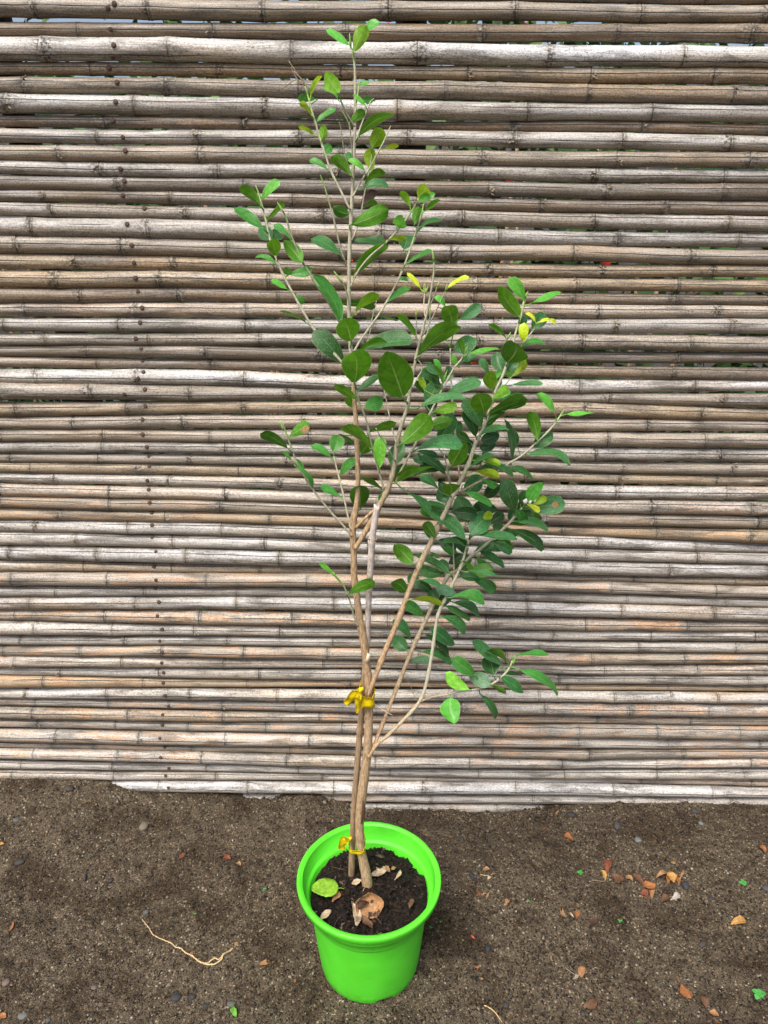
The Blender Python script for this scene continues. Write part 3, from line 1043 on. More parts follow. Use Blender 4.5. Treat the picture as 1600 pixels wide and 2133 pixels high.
def build_pot():
    root = empty('flower_pot', (PX0, PY0, 0), 'bright green plastic nursery pot standing on the bare soil in front of the fence', 'flower pot')
    n = 96
    prof = [(0.0, 0.010), (0.080, 0.010), (0.084, 0.003), (0.093, 0.000), (0.0980, 0.002), (0.1005, 0.006), (0.1030, 0.022), (0.1085, 0.075), (0.1135, 0.130), (0.1165, 0.168),
            (0.1172, 0.1720), (0.1205, 0.1740), (0.1215, 0.1770), (0.1232, 0.1935), (0.1268, 0.1955), (0.1278, 0.1985), (0.1296, 0.2150), (0.1302, 0.2165), (0.1392, 0.2190), (0.1412, 0.2205), (0.1427, 0.2315), (0.1424, 0.2340),
            (0.1410, 0.2354), (0.1392, 0.2360), (0.1362, 0.2360), (0.1350, 0.2352), (0.1342, 0.2340), (0.1318, 0.2338), (0.1310, 0.2325), (0.1268, 0.2010), (0.1240, 0.1990), (0.1200, 0.1975), (0.1188, 0.1955), (0.1130, 0.150), (0.105, 0.10), (0.09, 0.02), (0.0, 0.016)]
    V, F = [], []
    for j, (r, z) in enumerate(prof):
        for k in range(n):
            a = 2 * math.pi * k / n
            dz = 0.0
            # drainage notches cut up from the foot
            if j in (2, 3, 4, 5):
                for na in (-1.23, -1.23 + 2.09, -1.23 + 4.19):
                    dd = (a - na + math.pi) % (2 * math.pi) - math.pi
                    if abs(dd) < 0.16:
                        dz = 0.0065
            rr = r * (1 + 0.006 * math.cos(2 * a + .6) * (1 if z > .15 else 0))
            V.append((rr * math.cos(a), rr * math.sin(a), max(z, 0.0) + dz))
    for j in range(len(prof) - 1):
        for k in range(n):
            F.append((j * n + k, j * n + (k + 1) % n, (j + 1) * n + (k + 1) % n, (j + 1) * n + k))
    body_f = [f for f in F if f[0] // n < 17 or f[0] // n >= 28]
    rim_f = [f for f in F if 17 <= f[0] // n < 28]

    def sub(name, fs):
        used = sorted({i for f in fs for i in f})
        mp = {o: i for i, o in enumerate(used)}
        return link(name, mesh(name, [V[i] for i in used], [tuple(mp[i] for i in f) for f in fs], M_POT), root)
    sub('pot_body', body_f)
    sub('pot_rim', rim_f)

    # potting mix inside: a domed rough disc
    xs = np.linspace(-.12, .12, 90)
    X, Y = np.meshgrid(xs, xs)
    R = np.hypot(X, Y)
    s = np.minimum(1, 0.1185 / np.maximum(R, 1e-6))
    X, Y = X * s, Y * s
    Z = SOIL_Z + .006 * vnoise(X * 35 + 3, Y * 35, 31) + .005 * vnoise(X * 90, Y * 90, 32) + .003 * vnoise(X * 220, Y * 220, 33) - .004 * (R / .12) ** 2
    m = len(xs)
    i = np.arange(m * m).reshape(m, m)
    q = np.stack([i[:-1, :-1], i[:-1, 1:], i[1:, 1:], i[1:, :-1]], -1).reshape(-1, 4)
    o = link('potting_soil', np_mesh('potting_soil', np.stack([X + PX0, Y + PY0, Z], -1).reshape(-1, 3), q, M_PEAT))
    tag(o, kind='stuff')
    k = 4200
    a, r = RNG.uniform(0, 6.283, k), .117 * np.sqrt(RNG.uniform(0, 1, k))
    x, y = r * np.cos(a), r * np.sin(a)
    z = SOIL_Z + .006 * vnoise(x * 35 + 3, y * 35, 31) + .005 * vnoise(x * 90, y * 90, 32) - .004 * (r / .12) ** 2
    pal = np.array([(0.010, 0.007, 0.006), (0.022, 0.013, 0.009), (0.006, 0.005, 0.0045), (0.055, 0.032, 0.022), (0.12, 0.09, 0.065)])
    sz = np.exp(RNG.normal(math.log(.0016), .5, k)).clip(.0006, .005)
    o = scatter_bits('peat_chips', np.stack([x + PX0, y + PY0, z + sz * .4], -1), sz, pal[RNG.choice(5, k, p=[.42, .28, .23, .055, .015])], M_CHIP, .5, 2.6)
    tag(o, kind='stuff')


build_pot()

# ================================================================== YOUNG TREE
YT = 1.122                                      # the stem stands a little behind the pot's axis
base_p = at_z(766, 1843, SOIL_Z - .012)
tree = empty('young_tree', at_z(766, 1843, SOIL_Z), 'slender young tree with oval green leaves planted in the green pot', 'tree')

# branches: points in photograph pixels with radius (px), distance behind the stem's plane (cm), age at both ends
BR = {
 'trunk': ([(766,1846,11.5),(762,1818,10.8),(757,1795,10),(751,1762,9),(749,1722,9),(751,1685,9.6),(756,1640,10.2),(763,1590,9.4),(767,1540,8.8),(769,1480,8.6),(768,1430,8.6),(765,1390,8.2),(758,1340,8.2),(751,1300,7.8),(744,1250,7.2),(738,1200,6.8),(737,1150,6.6),(735,1110,7),(737,1080,7.4),(741,1062,6),(744,1040,5.2),(746,1000,5),(744,940,5),(742,880,4.8),(739,845,4.4),(733,760,4.2),(728,690,4.2),(727,600,4.2),(728,520,4.1),(732,440,3.7),(736,360,3.3),(739,280,3),(740,200,2.8),(739,140,2.6),(735,104,2)], 0, 1, .0, .93),
 'b1': ([(766,1452,3.5),(778,1418,5.4),(800,1362,5.6),(832,1285,5.6),(868,1190,5.6),(900,1125,5.6),(928,1065,5.2),(955,1010,5),(975,970,4.5),(990,925,3.8),(1003,900,3.4),(1015,870,3),(1030,820,2.8),(1050,775,2.6),(1065,730,2.4),(1075,690,2.3),(1085,660,2.2),(1092,622,1.8)], 0, 15, 0, .85),
 'b2': ([(769,1580,3.5),(784,1541,4),(800,1500,4),(830,1425,4),(860,1350,4.2),(895,1275,4.2),(915,1235,4.2),(935,1198,4),(956,1186,3.4),(978,1161,3.2),(997,1147,3),(1030,1118,2.8),(1057,1093,2.8),(1073,1076,2.6),(1088,1057,2)], 0, 20, .05, .75),
 'b3': ([(767,1578,3),(780,1558,4.2),(790,1546,3.6),(810,1530,3.4),(850,1490,3.6),(872,1464,3.6),(885,1435,3.6),(895,1390,3.4),(903,1340,3.4),(910,1290,3.4),(920,1262,3.4),(932,1240,3.2),(945,1212,3),(960,1180,3),(968,1155,2.6),(975,1130,2.4),(982,1108,2)], 0, 10, .12, .8),
 'b3b': ([(874,1462,2.4),(900,1452,2),(935,1446,1.9),(960,1440,1.9),(990,1436,2),(1022,1426,2.2),(1045,1410,2.2),(1060,1393,2),(1067,1378,1.8),(1073,1366,1.5)], 5.5, 9, .2, .95),
 'b4': ([(740,1142,5),(752,1124,5),(768,1096,5.2),(786,1062,5.6),(800,1036,5.6),(812,1008,5.4),(822,968,5),(828,920,4.4),(838,880,4),(848,850,3.6),(855,810,3.2),(862,770,3),(870,730,2.8),(880,690,2.5),(890,650,2.3),(897,612,2.2),(903,575,2.1),(904,545,1.7),(900,523,.8)], 0, -5, .05, .8),
 'b4b': ([(740,1100,3.2),(760,1080,3.2),(778,1064,3),(792,1052,3)], 0, -1, .05, .2),
 'b5': ([(733,1117,2.4),(718,1098,2.2),(690,1068,2),(665,1037,2),(645,1010,2.2),(630,985,2.2),(616,958,2),(606,930,1.8),(598,908,1.6),(589,880,1.2)], 0, -3, .25, .95),
 'b6': ([(731,1105,2),(722,1062,1.9),(714,1025,1.9),(706,993,1.8),(699,965,1.6),(694,940,1.2)], 0, 3, .3, .85),
 'b7': ([(736,800,2.8),(716,760,2.8),(690,730,2.8),(656,688,2.8),(637,658,2.6),(600,592,2.4),(578,545,2.3),(562,497,2.2),(553,455,2),(545,425,1.8),(539,405,1.5),(533,386,.7)], 1, 7, .45, .9),
 'b8': ([(726,705,2.4),(690,640,2.3),(655,585,2.2),(630,545,2),(617,515,2),(604,483,2),(597,455,1.8),(588,438,1.4),(578,422,.7)], 0, -4, .5, .95),
 'b9': ([(730,438,2.4),(710,398,2.3),(690,357,2.2),(672,305,2),(660,266,2),(650,232,1.9),(643,205,1.7),(636,182,1.4)], 0, 2, .5, .95),
 'b10': ([(721,553,2),(708,512,1.7),(695,455,1.7),(683,412,1.6),(675,385,1.4),(667,364,.7)], 0, -2, .5, 1),
 'b11': ([(739,264,1.7),(722,236,1.7),(712,214,1.6),(706,192,1.2)], 0, -2, .6, 1),
 'b12': ([(735,333,1.4),(731,290,1.4),(728,262,1.3),(720,244,1.3),(713,232,.6)], 0, -2, .6, 1),
 'b13': ([(741,295,1.6),(752,262,1.6),(765,228,1.5),(772,212,1.2),(779,205,.5)], 0, 2, .6, .8),
 'b14': ([(740,236,1.3),(745,200,1.3),(748,178,1.1),(750,164,.5)], 0, 1, .7, 1),
 'b15': ([(734,411,2),(752,378,1.8),(770,350,1.7),(785,322,1.6),(797,300,1.5),(806,280,1.3),(814,262,.6)], 0, 2, .5, .8),
 'b15b': ([(733,500,1.7),(748,462,1.6),(758,410,1.5),(764,380,1.4),(771,345,1.2),(775,320,.8)], 0, 4, .5, .9),
 'b12b': ([(727,348,1.1),(717,315,1.1),(712,280,1.1),(709,262,.9),(706,254,.5)], 0, -2, .6, .9),
 'b16': ([(737,733,2.4),(750,710,2.2),(770,682,2.2),(800,638,2.1),(830,582,2),(850,532,1.9),(866,485,1.8),(878,447,1.6),(882,425,1.2)], 0, 5, .5, .9),
 'b18': ([(729,600,2),(748,562,1.9),(775,530,1.9),(808,502,1.8),(844,460,1.7),(860,436,1.5),(873,414,1)], 0, -3, .5, .95),
 'b19': ([(733,684,1.8),(730,655,1.6),(723,612,1.5),(713,588,1.4),(705,576,1),(696,565,.4)], 0, -3, .6, 1),
 'b20': ([(757,745,1.2),(770,695,1.1),(776,660,1),(783,632,.8),(786,618,.5)], 3, 6, .45, .5),
 'b21': ([(801,1020,2.1),(790,985,2),(775,930,1.9),(768,895,1.8),(760,866,1.7),(750,843,1.6),(744,818,1.5),(737,790,1.3),(733,770,.6)], -1, -6, .35, .95),
 'b22': ([(826,925,1.5),(815,885,1.4),(808,850,1.3),(801,815,1.2),(796,792,.9)], -3, -1, .5, .6),
 'b23': ([(824,962,1.5),(806,930,1.3),(790,905,1.2),(783,892,.9)], -2, -6, .45, .6),
 'b24a': ([(875,738,1.5),(886,706,1.3),(893,682,1.3),(896,655,1.2),(897,635,.8)], -4, -3, .4, 1),
 'b24b': ([(872,736,1.3),(868,700,1.1),(867,680,1),(867,660,.9),(867,646,.4)], -4, -6, .4, 1),
 'b24c': ([(891,648,1.3),(904,618,1.2),(910,600,1),(914,588,.4)], -4, -6, .4, 1),
 'b24d': ([(880,700,1.5),(894,675,1.3),(908,648,1.3),(922,618,1.2),(929,605,.9),(932,594,.4)], -4, -7, .35, 1),
 'b24e': ([(886,660,1.2),(883,640,1.1),(884,618,1),(886,602,.8),(885,590,.4)], -4, -2, .35, 1),
 'b24f': ([(866,745,1.1),(880,765,1.2),(868,790,1.3),(858,808,1.4)], -3, -3, .5, .4),
 'b25': ([(822,1004,2.6),(843,966,2.6),(868,920,2.5),(893,868,2.3),(908,836,2.2),(925,804,2),(945,768,1.9),(960,750,1.7),(967,738,1.3),(974,722,.5)], -1, 3, .2, .95),
 'b26': ([(958,1002,2.2),(953,950,2),(946,880,1.8),(940,800,1.7),(938,725,1.4)], 9, 12, .2, .6),
 'b27': ([(944,1033,2.3),(938,1006,2),(931,972,1.8),(925,948,1.4)], 9, 6, .25, .7),
 'b28': ([(956,1026,2.3),(985,1010,2.2),(1010,997,2.2),(1032,986,2.2),(1060,965,2.1),(1085,950,2),(1120,920,2),(1148,892,1.8),(1163,872,1.6),(1172,858,1)], 9, 17, .2, .9),
 'b29': ([(746,1305,1.8),(738,1285,1.8),(732,1262,1.7),(725,1241,1.6),(718,1224,1.5),(707,1208,1.4),(694,1192,1)], 0, -3, .7, .95),
 'b32': ([(1068,745,1.7),(1086,722,1.6),(1100,702,1.5),(1112,686,1.3),(1118,672,.9)], 13, 15, .5, .9),
 'b33': ([(1036,822,1.3),(1052,802,1.2),(1066,785,1.1),(1076,772,.8)], 12, 11, .5, .9),
 'b34': ([(940,1240,1.6),(946,1200,1.5),(945,1160,1.4),(944,1125,1.2)], 10, 12, .2, .4),
}
BPTS = []                                        # (px, py, Y) samples, for hanging the leaves
for key, (pts, c0, c1, a0, a1) in BR.items():
    n = len(pts)
    acc = [0]
    for i in range(1, n):
        acc.append(acc[-1] + math.hypot(pts[i][0] - pts[i - 1][0], pts[i][1] - pts[i - 1][1]))
    P, R = [], []
    for i, (x, y, r) in enumerate(pts):
        f = acc[i] / acc[-1]
        Y = YT + (c0 + (c1 - c0) * f) / 100
        if key == 'trunk':
            Y += 0.006 * math.sin(f * 7)
        p = at_y(x, y, Y)
        P.append(p)
        R.append(r * m_per_px(p))
    sub = 6 if key == 'trunk' else 4
    P2, R2 = catmull(P, R, sub)
    G2, _ = catmull([Vector((x, y, 0)) for x, y, r in pts], R, sub)
    for p, g in zip(P2, G2):
        BPTS.append((g.x, g.y, p.y))
    sides = 14 if key == 'trunk' else 8
    if key != 'trunk':
        # leaf scars: little swellings along the twig
        R2 = [r * (1.28 if i % 5 == 2 and 2 < i < len(R2) - 3 else 1.0) for i, r in enumerate(R2)]
    V, F = tube(P2, R2, sides, wob=.045)
    me = mesh('trunk' if key == 'trunk' else 'branch', V, F, M_BARK)
    at = me.attributes.new('age', 'FLOAT', 'POINT')
    m = len(P2)
    if key == 'trunk':
        # woody below, pale grey-green in the upper third, green tip
        ag = [0 if q.y > 900 else (min(.42, .42 * (900 - q.y) / 140) if q.y > 250 else .42 + .5 * (250 - q.y) / 150) for q in G2]
    else:
        ag = [a0 + (a1 - a0) * (i / (m - 1)) ** .9 for i in range(m)]
    at.data.foreach_set('value', np.repeat(np.array(ag), sides).astype(np.float32))
    o = put(link(me.name, me), tree)
    if key == 'trunk':
        TRUNK_P, TRUNK_G, TRUNK_R = P2, G2, R2
BARR = np.array(BPTS)

# wound in the bark near the foot, cut stub above the upper tie, bud knob
pts = [at_y(x, y, YT - .0085) for x, y in ((756, 1668), (758, 1684), (756, 1700), (753, 1716))]
V, F = tube(pts, [.0012, .0036, .0034, .001], 7)
put(link('bark_wound', mesh('bark_wound', V, F, M_SCAR)), tree)
pts = [at_y(x, y, YT - .006) for x, y in ((764, 1378), (767, 1369), (768, 1362))]
V, F = tube(pts, [.0042, .0034, .0026], 8)
put(link('cut_stub', mesh('cut_stub', V, F, M_PALESCAR)), tree)

# ------------------------------------------------------------------ leaves
LEAF_COL = {
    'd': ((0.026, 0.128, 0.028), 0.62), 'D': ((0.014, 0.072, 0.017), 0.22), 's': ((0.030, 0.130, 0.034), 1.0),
    'l': ((0.048, 0.190, 0.054), 1.0), 'm': ((0.044, 0.215, 0.028), 0.42), 'g': ((0.095, 0.370, 0.040), 0.20),
    'u': ((0.078, 0.235, 0.012), 0.0), 'U': ((0.046, 0.150, 0.010), 0.0), 'v': ((0.165, 0.350, 0.018), 0.0),
    'y': ((0.500, 0.610, 0.025), 0.0), 'Y': ((0.300, 0.460, 0.024), 0.0), 'w': ((0.19, 0.52, 0.05), 0.1),
    'p': ((0.062, 0.165, 0.080), 1.0),
}
# base x, base y, tip x, tip y, width (photograph pixels), look, extra distance behind its twig (cm), bend
LEAVES = [
 (730,96,679,63,15,'g',0),(738,107,763,52,32,'v',-1),(750,82,793,46,12,'g',1),(647,200,671,158,13,'Y',0),(706,193,678,149,31,'v',-1),
 (704,206,673,181,10,'g',1),(742,177,771,172,11,'g',1),(657,207,620,206,18,'m',2),(649,239,624,214,12,'Y',-1),(762,221,735,197,11,'g',-1),
 (778,210,755,207,15,'m',2),(660,253,699,227,14,'m',0),(730,254,760,230,21,'u',2),(747,284,825,238,27,'U',-1),(654,280,622,263,11,'Y',0),
 (669,293,674,257,19,'v',0),(677,320,691,304,20,'m',0),(681,352,645,333,13,'m',0),(730,364,690,326,25,'u',-1),(734,332,722,318,16,'m',3),
 (759,356,725,334,15,'g',-1),(776,308,793,266,32,'v',-1),(776,357,771,308,27,'Y',1),(800,309,831,303,10,'Y',0),(760,384,803,359,18,'u',0),
 (755,394,811,391,16,'d',0),(543,428,498,390,24,'u',-1),(546,414,583,376,22,'g',0),(547,475,488,433,28,'m',-1),(558,458,592,422,11,'u',0),
 (566,497,541,472,30,'d',2),(568,497,582,484,26,'d',2.5),(605,498,570,469,13,'m',1),(576,532,567,497,29,'u',-1),(629,545,591,501,30,'u',-1),
 (575,549,532,536,10,'m',0),(603,571,650,562,22,'m',1),(603,570,594,556,14,'g',1),(600,603,564,584,11,'g',0),(711,667,654,573,36,'m',-1),
 (617,614,634,632,15,'m',1),(637,671,583,648,8,'u',0),(727,446,693,432,24,'U',1),(732,468,810,434,40,'u',-2),(760,431,786,421,11,'u',2),
 (855,432,834,398,16,'v',0),(872,410,888,386,29,'Y',0),(873,418,907,403,18,'g',-1),(881,443,918,416,11,'u',0),(864,467,874,430,20,'u',-1),
 (827,471,838,449,30,'g',0),(870,483,921,459,14,'d',0),(736,500,802,502,18,'d',0),(808,500,847,500,11,'Y',-1),(842,519,845,492,38,'d',1),
 (740,570,809,510,31,'u',0),(844,551,899,520,10,'m',0),(712,534,647,497,24,'d',-1),(829,583,850,584,9,'m',1),(876,600,848,568,10,'y',0),
 (934,598,977,577,10,'y',0),(807,629,856,599,17,'m',0),(740,650,790,614,19,'v',-1),(708,632,782,639,18,'U',3),(783,657,829,669,7,'u',0),
 (731,710,716,664,50,'u',-2),(865,699,829,654,18,'u',0),(928,641,904,619,13,'g',0),(944,682,930,637,36,'u',-1),(958,665,1001,635,27,'s',1),
 (872,742,962,681,40,'u',-1),(925,700,894,694,15,'g',1),(947,731,990,704,36,'s',2),(965,739,955,706,13,'u',0),(749,729,861,708,34,'s',2),
 (746,736,806,713,16,'u',0),(973,738,1041,726,11,'g',0),(955,763,942,739,13,'g',1),(965,752,994,741,13,'d',1),(716,757,653,689,46,'s',1),
 (739,797,734,734,63,'u',-1),(839,826,805,732,72,'u',-2),(746,815,794,785,19,'D',1),(744,832,695,803,22,'u',0),(737,848,724,825,19,'u',2),
 (762,849,796,829,31,'m',0),(884,809,870,781,13,'Y',0),(891,842,914,795,38,'s',2),(600,934,542,903,21,'U',-1),(604,909,643,880,27,'u',0),
 (609,960,583,940,9,'m',0),(615,955,630,979,11,'m',0),(617,972,650,1018,13,'m',-1),(691,955,648,928,15,'m',0),(695,941,703,908,31,'m',0),
 (709,989,741,955,22,'m',0),(711,1036,667,1012,16,'m',0),(750,1057,741,1013,42,'U',3),(772,934,710,891,20,'u',-1),(740,928,705,903,10,'U',1),
 (769,900,827,880,21,'u',0),(791,973,794,908,30,'w',-1),(753,945,771,910,27,'u',2),(836,924,897,866,50,'u',-2),(899,886,943,873,27,'u',-1),
 (822,998,875,977,15,'u',0),(826,1003,903,973,17,'u',-1),(798,1022,748,997,13,'U',0),(793,1048,798,1027,17,'m',1),(853,1029,897,1073,17,'d',0),
 (815,966,841,924,34,'d',2),(826,1002,846,966,22,'d',2),(1092,624,1061,578,28,'g',0),(1081,659,1040,597,30,'u',-1),(1105,632,1171,608,13,'g',0),
 (1057,708,1017,675,8,'u',0),(1090,712,1093,672,23,'y',-1),(1109,686,1134,653,30,'d',2),(1124,671,1146,665,9,'y',-1),(1145,665,1159,676,8,'y',-1),
 (1116,672,1095,652,7,'y',-1),(1085,677,1096,655,14,'d',2),(1087,722,1136,718,16,'m',0),(1057,756,1076,716,58,'U',-1),(1046,774,1034,733,30,'s',1),
 (1058,776,1076,745,24,'d',2),(1073,780,1095,750,19,'Y',-1),(1052,783,1091,766,21,'u',1),(1018,781,999,747,15,'d',1),(1024,811,1021,773,29,'v',-1),
 (1028,792,1043,774,13,'g',1),(1027,830,1058,804,22,'v',-1),(1029,838,1064,816,15,'g',0),(1009,860,996,820,46,'u',-1),(1003,889,966,832,38,'s',1),
 (991,909,966,854,30,'D',2),(1017,863,1099,832,26,'U',0),(1018,874,1099,839,17,'l',1),(1040,832,1090,822,17,'d',3),(1012,898,1052,858,20,'U',2),
 (997,908,1063,897,14,'l',-1),(1002,918,1040,904,27,'D',2),(1065,962,1050,873,19,'d',1),(1076,925,1066,892,22,'d',3),(926,825,1003,794,24,'l',0),
 (871,849,971,830,16,'l',-1),(906,858,952,842,24,'v',1),(910,917,944,860,38,'d',2),(898,800,899,796,9,'u',0),(921,798,897,757,10,'u',-1),
 (921,778,902,749,9,'g',0),(918,782,889,760,16,'d',2),(930,795,938,768,20,'d',3),(871,935,964,927,31,'l',-1),(871,940,912,950,16,'D',1),
 (928,988,873,952,24,'D',1),(941,969,969,919,38,'u',-1),(984,970,1027,946,12,'d',-1),(1009,959,1043,968,15,'Y',-1),(1010,963,1070,992,20,'d',1),
 (1064,973,1112,1000,18,'d',0),(981,984,1041,996,14,'Y',-1),(1004,998,1036,1013,16,'m',0),(970,1027,998,988,36,'d',2),(938,1031,934,1008,38,'u',-1),
 (930,1030,914,1003,20,'D',2),(933,1046,912,1020,28,'d',2),(915,1022,872,994,16,'d',0),(972,1026,1026,1052,20,'m',-1),(974,1086,953,1034,42,'d',1),
 (984,1080,1022,1045,42,'D',2),(1024,1087,1048,1067,24,'D',2),(930,1061,888,1046,15,'d',0),(1071,1062,1050,997,42,'s',-1),(1102,1060,1178,1048,43,'l',0),
 (1100,1044,1131,1005,28,'g',-2),(1113,1051,1139,1036,18,'Y',-2),(1098,1050,1125,1065,13,'y',-3),(1085,1050,1096,1021,19,'d',1),(1076,1062,1095,1082,19,'m',-2),
 (1076,1086,1143,1110,23,'l',0),(1068,1104,1133,1144,27,'D',0),(1066,1118,1027,1092,30,'s',1),(1029,1131,1067,1151,22,'d',0),(970,1123,890,1065,35,'l',-3),
 (981,1112,1020,1075,44,'l',-2),(988,1115,1079,1122,17,'l',-2),(1008,1083,1023,1066,18,'Y',0),(907,1121,884,1088,24,'U',-1),(901,1124,881,1100,14,'d',2),
 (972,1140,921,1129,10,'l',-2),(961,1172,923,1141,20,'m',-1),(948,1152,914,1124,28,'D',3),(962,1168,986,1186,10,'u',-2),(990,1147,1029,1130,19,'d',1),
 (998,1148,1051,1181,18,'d',1),(992,1160,1027,1191,22,'m',1),(860,1173,820,1135,33,'u',-1),(938,1195,866,1157,22,'l',-3),(895,1149,915,1162,8,'d',1),
 (975,1191,1045,1203,10,'l',-2),(958,1200,1001,1207,19,'D',0),(984,1204,1032,1232,27,'d',1),(846,1232,816,1212,28,'U',2),(868,1222,860,1192,26,'d',3),
 (902,1237,867,1208,22,'D',2),(878,1208,920,1220,15,'l',0),(912,1252,896,1230,24,'D',3),(952,1241,908,1225,25,'p',-3),(857,1249,922,1261,14,'Y',-2),
 (882,1283,841,1254,26,'m',2),(941,1245,1010,1257,23,'m',-1),(945,1255,999,1286,24,'s',1),(930,1262,980,1291,19,'d',1),(922,1284,970,1318,22,'d',0),
 (856,1332,818,1291,22,'d',2),(847,1355,818,1328,30,'d',1),(896,1307,947,1343,27,'d',1),(887,1322,935,1364,17,'D',1),(880,1358,941,1381,20,'d',1),
 (852,1377,897,1374,17,'p',1),(989,1406,942,1370,32,'m',-1),(976,1435,928,1402,30,'w',-1),(939,1455,946,1508,42,'g',-2),(1022,1426,977,1409,31,'p',-2),
 (1024,1428,1054,1446,12,'U',0),(1028,1406,1016,1371,40,'D',0),(1047,1386,983,1336,24,'s',1),(1056,1378,1011,1356,14,'U',0),(1072,1368,1143,1364,12,'m',0),
 (1050,1403,1092,1409,10,'D',2),(1086,1396,1162,1448,20,'m',-1),(1044,1412,1091,1443,23,'d',-1),(1003,1448,1033,1496,16,'d',0),(1158,869,1116,821,14,'g',0),
 (1179,863,1240,860,12,'g',0),(1120,917,1104,857,29,'u',-1),(1113,927,1152,903,30,'d',1),(1102,947,1188,969,19,'l',0),(1066,802,1131,798,11,'l',1),
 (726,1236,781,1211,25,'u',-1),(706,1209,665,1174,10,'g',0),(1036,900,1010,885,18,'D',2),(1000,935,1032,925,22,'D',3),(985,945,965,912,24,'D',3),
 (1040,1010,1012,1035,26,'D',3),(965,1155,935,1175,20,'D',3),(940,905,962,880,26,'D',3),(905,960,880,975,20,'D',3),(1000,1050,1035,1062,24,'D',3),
]
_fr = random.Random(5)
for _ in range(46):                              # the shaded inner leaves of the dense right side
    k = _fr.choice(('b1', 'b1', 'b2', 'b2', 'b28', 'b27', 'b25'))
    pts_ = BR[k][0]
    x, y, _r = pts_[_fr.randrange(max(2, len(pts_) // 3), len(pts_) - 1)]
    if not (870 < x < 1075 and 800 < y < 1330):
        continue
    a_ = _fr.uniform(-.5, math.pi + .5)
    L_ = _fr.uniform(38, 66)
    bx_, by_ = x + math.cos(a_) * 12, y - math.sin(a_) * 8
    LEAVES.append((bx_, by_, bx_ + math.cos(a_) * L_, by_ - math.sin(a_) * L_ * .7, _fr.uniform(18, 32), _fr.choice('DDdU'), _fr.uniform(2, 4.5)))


def leaf_shape(t, kind):
    if kind == 'round':
        return (math.sin(math.pi * min(1, t ** .85)) ** .62)
    return (t ** .78) * ((1 - t) ** .40) * 1.93


